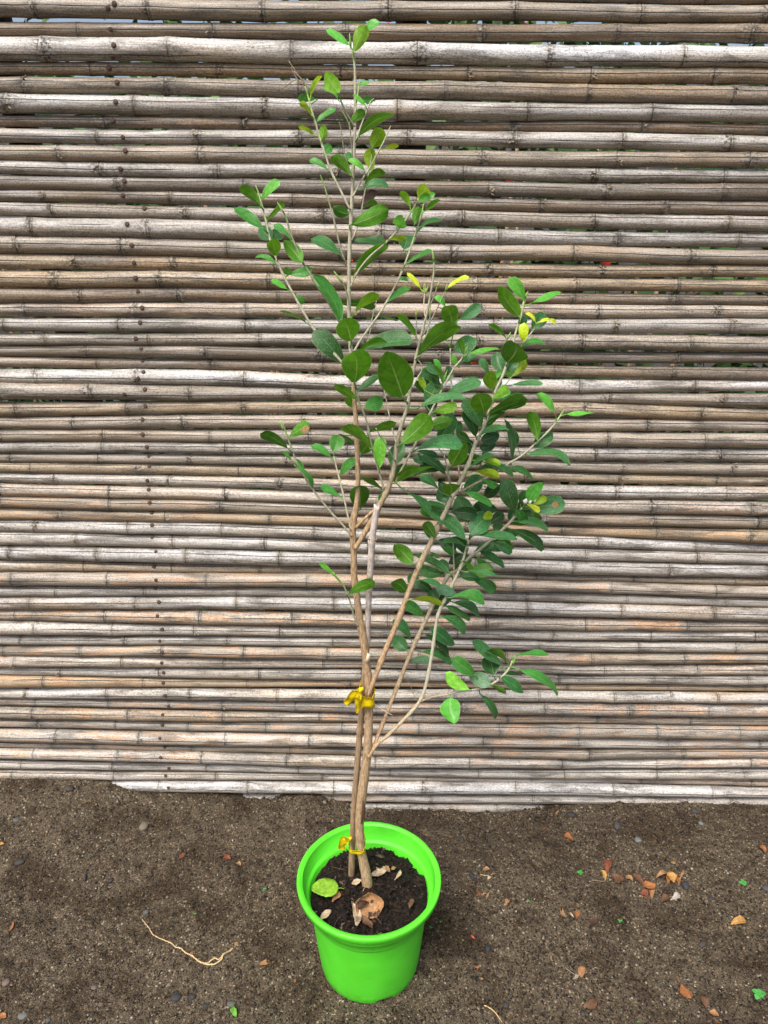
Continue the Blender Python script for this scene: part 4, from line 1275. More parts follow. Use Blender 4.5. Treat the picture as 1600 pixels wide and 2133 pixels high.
def build_leaf(spec, idx):
    bx, by, tx, ty, w, look, dz = spec
    rnd = random.Random(idx * 7 + 3)
    L = math.hypot(tx - bx, ty - by)
    ux, uy = (tx - bx) / max(L, 1e-3), (ty - by) / max(L, 1e-3)
    reach = min(13, max(5, .22 * L))
    sx, sy = bx - ux * reach * .6, by - uy * reach * .6 + reach * .6
    d2 = (BARR[:, 0] - sx) ** 2 + (BARR[:, 1] - sy) ** 2
    k = int(np.argmin(d2))
    ax, ay, Y = BARR[k]
    near = math.sqrt(d2[k])
    Yb = Y + dz / 100
    B0 = at_y(bx, by, Yb)
    s = m_per_px(B0)
    up = look in 'uUvY'                           # we look at its underside
    asp = w / max(L, 1)
    deep = 0.0
    true_w = w
    roll = 0.0
    full = 0.50
    if asp > .62:
        deep = math.sqrt(max(0, (w / .60) ** 2 - L * L)) * s
    elif asp < full * .92:
        true_w = min(full * L, w / math.cos(math.radians(66)))
        roll = math.acos(max(.05, min(1, w / true_w)))
        deep = .12 * L * s
    dsign = -1 if up or look in 'gw' else 1
    if dsign < 0:
        deep = min(deep, .05)
    Yt = Yb + dsign * deep
    T0 = at_y(tx, ty, Yt)
    view = (Vector((0, 0, CAM_H)) - B0).normalized()
    axis = T0 - B0
    ll = axis.length
    axis.normalize()
    ip = (axis - view * axis.dot(view))
    side = view.cross(ip).normalized()
    if side.z < 0:
        side = -side
    tw = -view if not up else view
    W = side * math.cos(roll) + tw * math.sin(roll)
    W = (W - axis * W.dot(axis)).normalized()
    nrm = axis.cross(W).normalized()
    if nrm.dot(view) < 0:
        nrm = -nrm                                # faces the camera
    topn = -nrm if up else nrm                    # the leaf's upper face
    hw = true_w * s / 2
    nt, nu = 11, 7
    bow = rnd.uniform(.0, .15) * ll
    fold = rnd.uniform(.04, .38)
    wave = rnd.uniform(.02, .12)
    ph = rnd.uniform(0, 6)
    twist = rnd.uniform(-.55, .55)
    kind = 'round' if (asp > .62 or rnd.random() < .3) else 'ob'
    kind = 'ob' if asp < .4 else kind
    bend_side = rnd.uniform(-.08, .08) * ll
    V, UV = [], []
    for i in range(nt):
        t = i / (nt - 1)
        c = B0 + axis * (ll * t) - topn * (bow * 4 * (t - .5) ** 2 - bow) * 1.0 + W * bend_side * math.sin(math.pi * t)
        tt = .012 + t * .984
        h = hw * leaf_shape(tt, kind)
        if t == 1:
            h = hw * .05
        for j in range(nu):
            q = -1 + 2 * j / (nu - 1)
            rise = fold * abs(q) * h + wave * hw * q * q * math.sin(ph + t * 7 + q * 1.3) * 1.2
            an = twist * (t - .3)
            dirw = W * math.cos(an) + topn * math.sin(an)
            V.append(c + dirw * (h * q) + topn * rise)
            UV.append((q, t))
    F = []
    flip = (V[1] - V[0]).cross(V[nu] - V[0])
    mid = (nt // 2) * nu
    e1, e2 = V[mid + 1] - V[mid], V[mid + nu] - V[mid]
    ccw = e1.cross(e2).dot(topn) > 0
    for i in range(nt - 1):
        for j in range(nu - 1):
            a, b, c, d = i * nu + j, i * nu + j + 1, (i + 1) * nu + j + 1, (i + 1) * nu + j
            F.append((a, b, c, d) if ccw else (a, d, c, b))
    nblade = len(F)
    # petiole down to the twig
    A = at_y(ax, ay, Y) if near < 40 else B0 - axis * reach * s
    m1 = B0 - axis * (min(reach, near * .6 + 3) * s * .55) - topn * .001
    pr = max(.0007, min(.0014, .012 * ll + .0004))
    P2, R2 = catmull([A, m1, B0 + axis * ll * .03], [pr * 1.2, pr, pr * .8], 3)
    tube(P2, R2, 5, V, F)
    UV += [(0.0, .02)] * (len(V) - len(UV))
    me = mesh('leaf', V, F, [M_LEAF])
    uvl = me.uv_layers.new(name='UV')
    li = np.empty(len(me.loops), dtype=np.int32)
    me.loops.foreach_get('vertex_index', li)
    uvl.data.foreach_set('uv', np.array(UV, dtype=np.float32)[li].ravel())
    o = put(link('leaf', me), tree)
    col, al = LEAF_COL[look]
    f = rnd.uniform(.95, 1.28)
    hue = rnd.uniform(-.08, .08)
    o.color = (min(1, col[0] * f * (1 + hue * 1.6)), col[1] * f, col[2] * f * (1 - hue), al * rnd.uniform(.5, 1.0))
    return o, B0, axis, ll, W, hw, nrm, s


def spot(o, at, size, rings):
    """dead spot on a leaf: thin discs just proud of the blade"""
    loc, nrm, W = at
    a = nrm.cross(W).normalized()
    for k, (f, m) in enumerate(rings):
        V, F = [loc + nrm * (.0006 + .0004 * k)], []
        n = 12
        for i in range(n):
            an = 2 * math.pi * i / n
            r = size * f * random.uniform(.85, 1.15)
            V.append(loc + nrm * (.0003 + .0004 * k) + W * math.cos(an) * r * .8 + a * math.sin(an) * r)
        F = [(0, 1 + i, 1 + (i + 1) % n) for i in range(n)]
        link('leaf_spot', mesh('leaf_spot', V, F, m), o)


M_SPOT = simple('leaf_spot_brown', (0.30, 0.20, 0.09), 0.8, 0.2, 0.35, 400, 0.4)
for i, sp_ in enumerate(LEAVES):
    o, B0, axis, ll, W, hw, nrm, s = build_leaf(sp_, i)
    if sp_[:2] == (1071, 1062):
        spot(o, (B0 + axis * ll * .80 + nrm * .002 + W * .001, nrm, W), .0085, [(1, M_SPOT), (.55, M_WHITE)])
    if sp_[:2] == (1102, 1060):
        spot(o, (B0 + axis * ll * .72 + nrm * .002, nrm, W), .0075, [(1, M_SPOT)])
    if sp_[:2] == (970, 1027):
        spot(o, (B0 + axis * ll * .6 + nrm * .002, nrm, W), .0080, [(1, M_SPOT)])
    if sp_[:2] == (604, 909):
        spot(o, (B0 + axis * ll * .72 + nrm * .003 - W * hw * .5, nrm, W), .0070, [(1, M_SPOT)])
# white scab beside the spotted leaves
for px, py, r in ((1094, 1044, 8), (1104, 1046, 5)):
    p = at_y(px, py, YT + .155)
    V, F = tube([p + Vector((0, 0, -r * .0006)), p, p + Vector((.002, 0, r * .0006))], [.0022, .0048 * r / 8, .0015], 8)
    put(link('white_scab', mesh('white_scab', V, F, M_WHITE)), tree)

# pointed buds at the shoot tips
for px, py, qx, qy, Y in ((731, 100, 728, 68, 1.0), (545, 420, 532, 385, 7), (592, 445, 577, 420, -4), (714, 590, 695, 564, -3), (737, 792, 733, 768, -6),
                          (591, 897, 583, 876, -3), (1166, 870, 1176, 852, 17), (966, 740, 975, 720, 3), (904, 545, 901, 522, -5), (1094, 622, 1100, 606, 15),
                          (883, 610, 884, 590, -2), (886, 612, 892, 596, -3), (929, 606, 931, 594, -7), (912, 598, 915, 586, -6), (867, 660, 867, 644, -6), (1068, 1386, 1074, 1366, 9),
                          (922, 800, 932, 770, 3), (1057, 706, 1064, 692, 14), (642, 200, 636, 180, 2)):
    a, b = at_y(px, py, YT + Y / 100), at_y(qx, qy, YT + Y / 100 - .003)
    s = m_per_px(a)
    V, F = tube([a, a.lerp(b, .35), a.lerp(b, .75), b], [1.4 * s, 2.6 * s, 1.5 * s, .3 * s], 6)
    me = mesh('bud', V, F, M_BARK)
    me.attributes.new('age', 'FLOAT', 'POINT').data.foreach_set('value', [1.0] * len(V))
    put(link('bud', me), tree)

# ================================================================== STAKE
def build_stake():
    P = [(732, 1822), (733, 1790), (735, 1740), (737, 1690), (743, 1610), (750, 1521), (757, 1432), (765, 1337), (768, 1250), (772, 1180), (775, 1128), (780, 1090), (785, 1058)]
    R = [7.2, 7.2, 7.0, 6.8, 6.8, 7.0, 6.8, 5.8, 6.8, 7.0, 7.4, 7.4, 7.2]
    n = len(P)
    pts, rad = [], []
    for i, (x, y) in enumerate(P):
        f = i / (n - 1)
        Y = 1.152 - .020 * f if i < 7 else 1.148 + 0.0 * f
        p = at_y(x, y, float(np.interp(y, [1058, 1180, 1337, 1450, 1822], [1.098, 1.112, 1.139, 1.144, 1.152])))
        pts.append(p)
        rad.append(R[i] * m_per_px(p))
    P2, R2 = catmull(pts, rad, 12)
    out = []
    for p, r in zip(P2, R2):
        m = 1.0
        for nx_, ny_ in ((736, 1690), (750, 1521), (765, 1337), (775, 1128)):
            q = at_y(nx_, ny_, p.y)
            d = (p - q).length
            m += .32 * math.exp(-(d / .0055) ** 2)
        out.append(r * m * .93)
    V, F = tube(P2, out, 14, wob=.02)
    # broken, splintered top
    last = len(P2) - 1
    for k in range(14):
        V[last * 14 + k] = V[last * 14 + k] + Vector((0, 0, random.uniform(-.004, .010)))
    me = mesh('plant_stake', V, F, M_CANE)
    m = len(P2)
    ag = np.clip((np.arange(m) / (m - 1) - .52) / .12, 0, 1)
    me.attributes.new('age', 'FLOAT', 'POINT').data.foreach_set('value', np.repeat(ag, 14).astype(np.float32))
    o = tag(recenter(link('plant_stake', me)), 'thin cane stake with a splintered pale top tied to the tree stem', 'stake')
    # splinters at the node below the top
    V, F = [], []
    for px, py, dx, dy in ((781, 1126, 7, -6), (781, 1131, 6, 4), (770, 1124, -5, -3), (783, 1064, 3, -10), (789, 1062, 2, -9)):
        a = at_y(px, py, 1.100 if py > 1100 else 1.094)
        b = at_y(px + dx, py + dy, 1.098)
        tube([a, a.lerp(b, .5), b], [.0012, .0009, .0003], 5, V, F)
    s = link('splinter', mesh('splinter', V, F, M_FIBRE), o)
    s.location = -Vector(o.location)


build_stake()


# ================================================================== YELLOW TIES
def ribbon(pts, widths, wdirs, thick=.0005):
    """a folded strip: two skins and the edges"""
    V, F = [], []
    n = len(pts)
    for i in range(n):
        t = (pts[min(i + 1, n - 1)] - pts[max(i - 1, 0)]).normalized()
        w = wdirs[i].normalized()
        nn = t.cross(w).normalized()
        for j, q in enumerate((-1, -.35, .3, 1)):
            off = nn * (.0012 * math.sin(i * 1.3 + q * 2.2))
            V.append(pts[i] + w * widths[i] * q + off + nn * thick)
            V.append(pts[i] + w * widths[i] * q + off - nn * thick)
    for i in range(n - 1):
        for j in range(3):
            a, b = i * 8 + 2 * j, (i + 1) * 8 + 2 * j
            F.append((a, a + 2, b + 2, b))
            F.append((a + 1, b + 1, b + 3, a + 3))
        for j in (0, 6):
            a, b = i * 8 + j, (i + 1) * 8 + j
            F.append((a, b, b + 1, a + 1))
    return V, F


def tie(cpx, cpy, hw_px, band_px, tails, label, Yc, knot):
    c = at_y(cpx, cpy, Yc)
    s = m_per_px(c)
    root = empty('tie_tape', c, label, 'plant tie', 'yellow ties round the stem')
    n = 34
    pts, wd, ww = [], [], []
    for i in range(n + 1):
        a = 2 * math.pi * i / n
        ca, sa = math.cos(a), math.sin(a)
        pts.append(c + Vector((hw_px * s * 1.06 * math.copysign(abs(ca) ** .5, ca), .0245 * math.copysign(abs(sa) ** .5, sa), -.0035 * ca)))
        ww.append(band_px * s * (.5 + .10 * math.sin(a * 2 + 1) - .06 * math.cos(a)))
        wd.append(Vector((.05 * math.sin(a * 3), .0, 1)))
    V, F = ribbon(pts, ww, wd)
    put(link('band', mesh('band', V, F, M_TAPE)), root)
    k = at_y(knot[0], knot[1], Yc - .026)
    V, F = tube([k + Vector((-.006, .003, -.004)), k, k + Vector((.006, .002, .004))], [.002, .0048, .0025], 10, wob=.12)
    put(link('knot', mesh('knot', V, F, M_TAPE)), root)
    for tail in tails:
        P, W_ = [], []
        m = len(tail)
        for i, (x, y, w) in enumerate(tail):
            P.append(at_y(x, y, Yc - .027 - .004 * math.sin(i * 1.7)))
            W_.append(w * s)
        P2, W2 = catmull(P, W_, 4)
        dirs = []
        for i in range(len(P2)):
            t = (P2[min(i + 1, len(P2) - 1)] - P2[max(i - 1, 0)]).normalized()
            v = Vector((0, -1, 0))
            dirs.append(t.cross(v) + v * .5 * math.sin(i * .9))
        V, F = ribbon(P2, W2, dirs)
        put(link('loose_end', mesh('loose_end', V, F, M_TAPE)), root)


tie(765, 1447, 14, 32, [[(750, 1437, 5), (742, 1445, 10), (732, 1455, 11), (719, 1466, 5)], [(748, 1438, 5), (746, 1452, 8), (746, 1468, 6), (744, 1486, 1.2)]],
    'broad yellow tape knotted with loose ends halfway up the stem', 1.134, (750, 1438))
tie(744, 1756, 15.5, 11, [[(727, 1750, 3), (720, 1752, 6), (713, 1760, 8), (711, 1770, 6)], [(726, 1748, 3), (718, 1747, 5), (712, 1754, 6), (716, 1764, 4)]],
    'narrow yellow tape tied round stem and stake just inside the pot', 1.134, (726, 1749))

# ================================================================== LITTER ON THE GROUND AND IN THE POT
BR_ = dict(tan=(0.33, 0.20, 0.095), orange=(0.31, 0.130, 0.048), red=(0.20, 0.068, 0.040), brown=(0.135, 0.072, 0.042), dark=(0.060, 0.032, 0.022),
           pale=(0.50, 0.41, 0.29), gold=(0.46, 0.27, 0.085), white=(0.42, 0.40, 0.36), grey=(0.30, 0.27, 0.21), green=(0.20, 0.42, 0.035), pink=(0.62, 0.11, 0.09),
           caramel=(0.34, 0.19, 0.09))


def dry_leaf(px, py, l, w, deg, col, label, curl=.6, mould=.5, cat='dry leaf', group=None, surf=None, stem=0, lift=.002, cup=0.0, name='dry_leaf', ob=1.0, ragged=0.12):
    if surf is None:
        c = on_ground(px, py)
    else:
        c = at_z(px, py, surf)
    s = m_per_px(c)
    a = math.radians(deg)
    # direction in the picture -> direction on the ground
    dx, dy = math.cos(a) * l * .5, -math.sin(a) * l * .5
    z = c.z
    p0, p1 = at_z(px - dx, py - dy, z), at_z(px + dx, py + dy, z)
    ax = p1 - p0
    L = ax.length
    ax.normalize()
    sd = Vector((0, 0, 1)).cross(ax).normalized()
    qx, qy = -math.sin(a) * w * .5, -math.cos(a) * w * .5
    W = (at_z(px + qx, py + qy, z) - at_z(px - qx, py - qy, z)).length / 2
    rnd = random.Random(int(px * 31 + py * 7))
    nt, nu = 10, 7
    V = []
    ph, sl = rnd.uniform(0, 6), rnd.uniform(.1, .35)
    arch = rnd.uniform(-.10, .30) * (0 if curl < .35 else 1)
    twist = rnd.uniform(-1.0, 1.0) * min(1, curl)
    if ragged < .05:
        twist, arch, nt = 0.0, .04, 16
    edge = rnd.uniform(1.2, 2.2)
    bell = rnd.uniform(.75, 1.5) if ragged > .05 else .8
    crook = rnd.uniform(-.16, .16) * L * (1 if ragged > .05 else .2)
    for i in range(nt):
        t = i / (nt - 1)
        h = W * max(.04, math.sin(math.pi * min(1, .03 + .94 * t ** bell)) ** (.9 if ragged > .05 else .6))
        am = min(1.9, abs(curl) * 1.45 * (.7 + .5 * math.sin(t * 3 + ph)))
        tw = twist * (t - .5) * 2
        for j in range(nu):
            q = -1 + 2 * j / (nu - 1)
            hh = h * (1 - (ragged * 2.2 * rnd.random() if j in (0, nu - 1) else 0))
            if am > .02:
                x = hh * math.sin(am * q) / math.sin(min(am, 1.2))
                up = hh * (1 - math.cos(am * q)) / math.sin(min(am, 1.2))
            else:
                x, up = hh * q, 0
            x, up = x * math.cos(tw) - up * math.sin(tw), x * math.sin(tw) + up * math.cos(tw)
            up += cup * L * (2 * t - 1) ** 2 + arch * L * math.sin(math.pi * t) + sl * .12 * L * t
            up += .10 * W * curl * math.sin(edge * 6 * t + 3 * q + ph) * abs(q) + rnd.uniform(-1, 1) * .03 * W
            V.append(c + ax * (L * (t - .5)) + sd * (x + crook * math.sin(math.pi * t)) + Vector((0, 0, up)))
    # let it rest on what lies under it
    if surf is None:
        gz = ground_h(np.array([v.x for v in V]), np.array([v.y for v in V]), False)
        low = np.percentile(np.array([v.z for v in V]) - gz, 12)
    else:
        low = min(v.z for v in V) - surf
    for v in V:
        v.z += lift - low
    F = []
    for i in range(nt - 1):
        for j in range(nu - 1):
            k = i * nu + j
            F.append((k, k + 1, k + nu + 1, k + nu))
    if stem:
        b = c - ax * L * .48 + Vector((0, 0, lift + .001))
        e = b - ax * stem * s + sd * stem * s * rnd.uniform(-.25, .25)
        e.z = (surf if surf is not None else float(ground_h(e.x, e.y))) + .002
        tube([b, b.lerp(e, .5) + Vector((0, 0, .0015)), e], [.0009, .0008, .0007], 5, V, F)
    o = link(name, mesh(name, V, F, M_DEAD))
    sol = o.modifiers.new('thickness', 'SOLIDIFY')
    sol.thickness = .0006
    o.color = (*BR_[col], mould)
    recenter(o)
    return tag(o, label, cat, group)


G = 'dry leaves on the soil'
dry_leaf(1270, 1806, 30, 20, 60, 'red', 'curled reddish brown dry leaf at the left tip of the leaf trail', .9, .5, group=G)
dry_leaf(1256, 1825, 24, 9, 110, 'gold', 'thin golden curled leaf scrap under the reddish leaf at the trail tip', 1.0, .3, group=G)
dry_leaf(1287, 1829, 30, 22, -20, 'brown', 'flat mauve brown dry leaf in the left part of the leaf trail', .5, .4, group=G)
dry_leaf(1310, 1832, 18, 12, -35, 'tan', 'small tan dry leaf between two brown leaves of the trail', .8, .5, group=G)
dry_leaf(1328, 1836, 38, 13, -52, 'brown', 'long twisted brown dry leaf in the middle of the leaf trail', 1.1, .4, group=G)
dry_leaf(1353, 1848, 24, 20, 10, 'orange', 'bright orange red dry leaf at the bend of the leaf trail', .8, .25, cup=.25, group=G)
dry_leaf(1346, 1864, 20, 18, 80, 'red', 'dark red brown dry leaf just below the orange red one', .7, .4, group=G)
dry_leaf(1361, 1864, 20, 12, 70, 'caramel', 'caramel coloured leaf scrap beside the dark red leaf of the trail', .8, .4, group=G)
dry_leaf(1385, 1874, 20, 16, 40, 'brown', 'small brown dry leaf left of the white papery scrap', .5, .4, group=G)
dry_leaf(1398, 1833, 24, 18, 110, 'gold', 'upright golden dry leaf in the middle of the curled leaf fan', .4, .2, cup=.2, group=G, lift=.008)
dry_leaf(1377, 1826, 28, 12, 25, 'tan', 'curled tan leaf at the left of the golden leaf fan', 1.2, .35, group=G, lift=.004)
dry_leaf(1418, 1830, 26, 8, 65, 'caramel', 'narrow caramel leaf standing at the right of the golden leaf fan', 1.1, .2, group=G, lift=.008)
dry_leaf(1389, 1835, 18, 10, 100, 'orange', 'rusty curled scrap tucked under the golden leaf fan', 1.1, .3, group=G)
dry_leaf(1411, 1837, 16, 10, 120, 'orange', 'rusty curled scrap between the golden leaf and the narrow one', 1.1, .3, group=G)
dry_leaf(1405, 1869, 22, 16, 40, 'white', 'white papery leaf scrap below the golden leaf fan', .5, .3, group=G)
dry_leaf(1402, 1799, 11, 6, -20, 'tan', 'tiny tan leaf chip above the golden leaf fan', .4, .2, group=G)
dry_leaf(1589, 1770, 18, 11, -60, 'orange', 'rusty orange dry leaf at the right edge of the picture', .8, .3, group=G)
dry_leaf(1537, 1922, 32, 19, 20, 'gold', 'yellow tan dry leaf lying alone near the right edge', .45, .3, group=G)
dry_leaf(1187, 1744, 22, 13, -55, 'orange', 'orange brown dry leaf near the fence right of the tree', .8, .4, group=G)
dry_leaf(1177, 1754, 20, 5, 20, 'brown', 'thin brown leaf strip beside the orange leaf near the fence', 1.0, .3, group=G)
dry_leaf(1013, 1813, 14, 9, 0, 'caramel', 'small caramel leaf above a short twig right of the pot', .8, .4, group=G)
dry_leaf(1019, 1830, 9, 8, 40, 'pale', 'tiny cream leaf chip under the short twig right of the pot', .4, .1, group=G)
dry_leaf(1056, 1881, 14, 13, 70, 'caramel', 'small round tan leaf lying alone right of the pot rim', .6, .4, group=G)
dry_leaf(998, 1862, 24, 7, -62, 'brown', 'dark brown curled strip in the small heap right of the pot', 1.2, .3, group=G)
dry_leaf(999, 1868, 18, 5, 12, 'orange', 'reddish strip lying flat in the small heap right of the pot', 1.2, .2, group=G)
dry_leaf(1017, 1867, 18, 5, 60, 'tan', 'pale tan strip at the right of the small heap beside the pot', 1.2, .2, group=G)
dry_leaf(1174, 1902, 24, 8, -65, 'tan', 'curled tan leaf strip below the dark twig', 1.1, .35, group=G)
dry_leaf(1203, 1906, 17, 13, 70, 'orange', 'small orange leaf beside the curled tan strip below the twig', .7, .3, group=G)
dry_leaf(1191, 1907, 14, 4, -50, 'pale', 'narrow pale scrap between the tan strip and the orange leaf', .9, .2, group=G)
dry_leaf(1231, 1921, 36, 14, 5, 'dark', 'flat dark brown leaf half sunk in the soil below the orange leaf', .3, .5, group=G)
dry_leaf(1214, 2026, 24, 18, 80, 'caramel', 'worn caramel leaf in the middle of the lower right soil', .7, .55, group=G)
dry_leaf(1199, 2037, 16, 8, 35, 'grey', 'greyish leaf scrap just left of the worn caramel leaf', .6, .3, group=G)
dry_leaf(1182, 2059, 10, 8, 90, 'orange', 'small orange chip above the broad shiny brown leaf', .5, .2, group=G)
dry_leaf(1228, 2091, 30, 27, 30, 'brown', 'broad shiny brown leaf with long stalk near the bottom edge', .5, .3, group=G, stem=0)
dry_leaf(1429, 2066, 38, 20, -55, 'orange', 'glossy rusty leaf with pale stalk in the lower right', .7, .3, group=G, stem=26)
dry_leaf(1465, 2088, 28, 18, -65, 'brown', 'oval brown leaf in the middle of the lower right row of three', .6, .4, group=G)
dry_leaf(1487, 2113, 22, 14, -25, 'caramel', 'small light brown leaf at the end of the lower right row of three', .7, .3, group=G)
dry_leaf(1494, 2131, 12, 7, -25, 'brown', 'tiny brown leaf chip at the bottom edge below the row of three', .7, .3, group=G)
dry_leaf(552, 2008, 24, 12, 15, 'caramel', 'small tan dry leaf lying between the pale root and the pot', .4, .4, group=G)
dry_leaf(474, 1784, 20, 11, -40, 'red', 'small curled reddish brown leaf on the soil left of the pot', .9, .3, group=G)
dry_leaf(497, 1802, 12, 9, -30, 'tan', 'tiny tan leaf chip near the reddish leaf left of the pot', .6, .3, group=G)
dry_leaf(493, 1968, 9, 8, 60, 'caramel', 'tiny tan chip at the thick end of the pale root', .5, .3, group=G)
dry_leaf(401, 1988, 7, 8, 60, 'orange', 'tiny rusty chip lying against the middle of the pale root', .5, .3, group=G)
dry_leaf(615, 2044, 9, 8, 80, 'red', 'tiny red brown chip on the soil just left of the pot foot', .4, .3, group=G)
dry_leaf(985, 1953, 11, 5, -50, 'pink', 'pink red petal scrap on the bare soil right of the pot', .7, 0, cat='petal')
dry_leaf(24, 1931, 24, 5, 70, 'orange', 'thin rusty bark flake near the left edge', .4, .2, cat='bark flake')
dry_leaf(6, 2120, 20, 14, 40, 'orange', 'rusty leaf scrap in the bottom left corner', .5, .4, group=G)
dry_leaf(378, 1784, 14, 9, 70, 'red', 'dull red flake lying on the soil in the left half', .2, .3, cat='flake')
dry_leaf(4, 1758, 10, 6, -20, 'gold', 'tiny yellow leaf chip at the left edge below the fence', .4, .1, group=G)
dry_leaf(994, 2015, 10, 7, 20, 'orange', 'tiny orange chip on the soil right of the pot foot', .4, .2, group=G)
dry_leaf(1003, 2040, 8, 5, -20, 'tan', 'tiny tan chip below the orange one right of the pot foot', .4, .2, group=G)
dry_leaf(1161, 1695, 9, 6, 60, 'tan', 'tiny tan leaf chip at the fence foot right of the tree', .4, .3, group=G)
dry_leaf(1133, 1728, 7, 6, 60, 'red', 'tiny salmon chip on the soil near the fence', .4, .1, group=G)

# leaves lying on the potting soil
S = SOIL_Z + .006
H = 'fallen leaves in the pot'
dry_leaf(677, 1853, 55, 40, 181, 'green', 'fallen yellow green leaf lying on the dark potting soil', .22, .0, cat='fallen leaf', group=H, surf=S + .010, stem=14, name='fallen_leaf', ragged=.02)
dry_leaf(699, 1869, 26, 19, 60, 'caramel', 'small tan leaf half under the fallen green leaf in the pot', .3, .25, group=H, surf=S)
dry_leaf(678, 1909, 32, 16, 42, 'pale', 'cream coloured leaf scrap at the left front of the pot', .5, .2, group=H, surf=S)

def bowl_leaf(px, py, size, label):
    c = at_z(px, py, S)
    r = size * m_per_px(c) / 2
    V, F = [], []
    n, m = 22, 8
    for i in range(m + 1):
        th = math.radians(4 + 92 * i / m)
        for k in range(n):
            a = 2 * math.pi * k / n
            open_ = 1 - .85 * max(0, math.cos(a + 2.0)) ** 1.3 * (i / m)      # one side of the rim is torn away
            wv = 1 + (.10 * math.sin(2 * a + 1) + .07 * math.sin(5 * a) + random.uniform(-.03, .03)) * i / m
            V.append(Vector((r * math.sin(th) * math.cos(a) * wv * 1.08, r * math.sin(th) * math.sin(a) * wv, r * .75 * (1 - math.cos(th)) * open_)))
    for i in range(m):
        for k in range(n):
            F.append((i * n + k, i * n + (k + 1) % n, (i + 1) * n + (k + 1) % n, (i + 1) * n + k))
    F.append(tuple(reversed(range(n))))
    R_ = Matrix.Rotation(math.radians(34), 3, 'X') @ Matrix.Rotation(math.radians(14), 3, 'Y')
    V = [R_ @ v for v in V]
    lo = min(v.z for v in V)
    V = [c + v - Vector((0, 0, lo + .004)) for v in V]
    o = link('fallen_leaf', mesh('fallen_leaf', V, F, M_DEAD))
    sol = o.modifiers.new('thickness', 'SOLIDIFY')
    sol.thickness = .0007
    o.color = (.40, .225, .105, 1)
    return tag(recenter(o), label, 'fallen leaf', H)


bowl_leaf(766, 1892, 50, 'large curled caramel leaf forming a dark bowl in the middle of the pot')
dry_leaf(757, 1889, 26, 20, 30, 'dark', 'dark crumbled leaf scrap lying in the hollow of the bowl shaped leaf', .8, .5, group=H, surf=S + .007, ragged=.3)
dry_leaf(738, 1909, 54, 20, -78, 'pale', 'curled cream leaf with dark inside beside the large caramel leaf', 1.1, .7, group=H, surf=S + .003, cup=.1)
dry_leaf(763, 1924, 38, 18, -50, 'brown', 'dark brown rolled leaf in front of the large caramel leaf in the pot', .9, .6, group=H, surf=S + .002)
dry_leaf(790, 1817, 44, 24, 25, 'pale', 'crumpled pale dry leaf right of the stem foot in the pot', .6, .55, group=H, surf=S + .004, cup=.2, ragged=.4)
dry_leaf(808, 1812, 18, 9, -60, 'tan', 'small tan scrap right of the crumpled pale leaf in the pot', .8, .5, group=H, surf=S + .004)
dry_leaf(828, 1824, 24, 8, 60, 'pale', 'narrow bent pale leaf strip in the right half of the pot', .9, .2, group=H, surf=S + .003)
dry_leaf(820, 1811, 12, 8, 20, 'tan', 'tiny tan chip above the bent pale strip in the pot', .6, .4, group=H, surf=S + .003)
dry_leaf(743, 1840, 22, 14, 20, 'pale', 'small cream leaf scrap left of the stem foot in the pot', .5, .2, group=H, surf=S)
dry_leaf(857, 1884, 22, 15, 70, 'brown', 'crumbling brown leaf at the right side of the pot', 1.0, .7, group=H, surf=S, ragged=.5)


def strand(name, label, cat, pts, r, mat, lift=.0015, surf=None, wig=0.0, group=None, sub=4, taper=True):
    P = []
    for x, y in pts:
        if surf is None:
            p = on_ground(x, y, lift)
        else:
            p = at_z(x, y, surf)
        P.append(p)
    P2, R2 = catmull(P, [r] * len(P), sub)
    P2 = [p + Vector((random.uniform(-1, 1), random.uniform(-1, 1), random.uniform(-.3, .6))) * wig for p in P2]
    n = len(P2)
    if taper:
        R2 = [r * (1 - .55 * i / (n - 1)) * random.uniform(.85, 1.15) for i in range(n)]
    V, F = tube(P2, R2, 7)
    o = link(name, mesh(name, V, F, mat))
    recenter(o)
    return tag(o, label, cat, group)


root_o = strand('dry_root', 'long pale wavy root lying on the soil left of the pot', 'root',
                [(485, 1976), (476, 1983), (466, 1992), (461, 2002), (452, 2009), (444, 2012), (432, 2010), (420, 2007), (411, 2002), (402, 1997), (394, 1991), (387, 1987), (382, 1982), (376, 1978),
                 (367, 1976), (360, 1971), (350, 1965), (340, 1960), (329, 1953), (320, 1947), (314, 1940), (310, 1934), (303, 1926), (296, 1915)], .0019, M_ROOT, .002, wig=.0006)
P = [on_ground(x, y, .003) for x, y in ((466, 1991), (460, 1997), (455, 2001), (449, 1999), (441, 2003), (434, 2007), (428, 2009))]
P2, R2 = catmull(P, [.0015] * len(P), 3)
V, F = tube(P2, R2, 6)
side = link('root_fork', mesh('root_fork', V, F, M_ROOT), root_o)
side.location = -Vector(root_o.location)

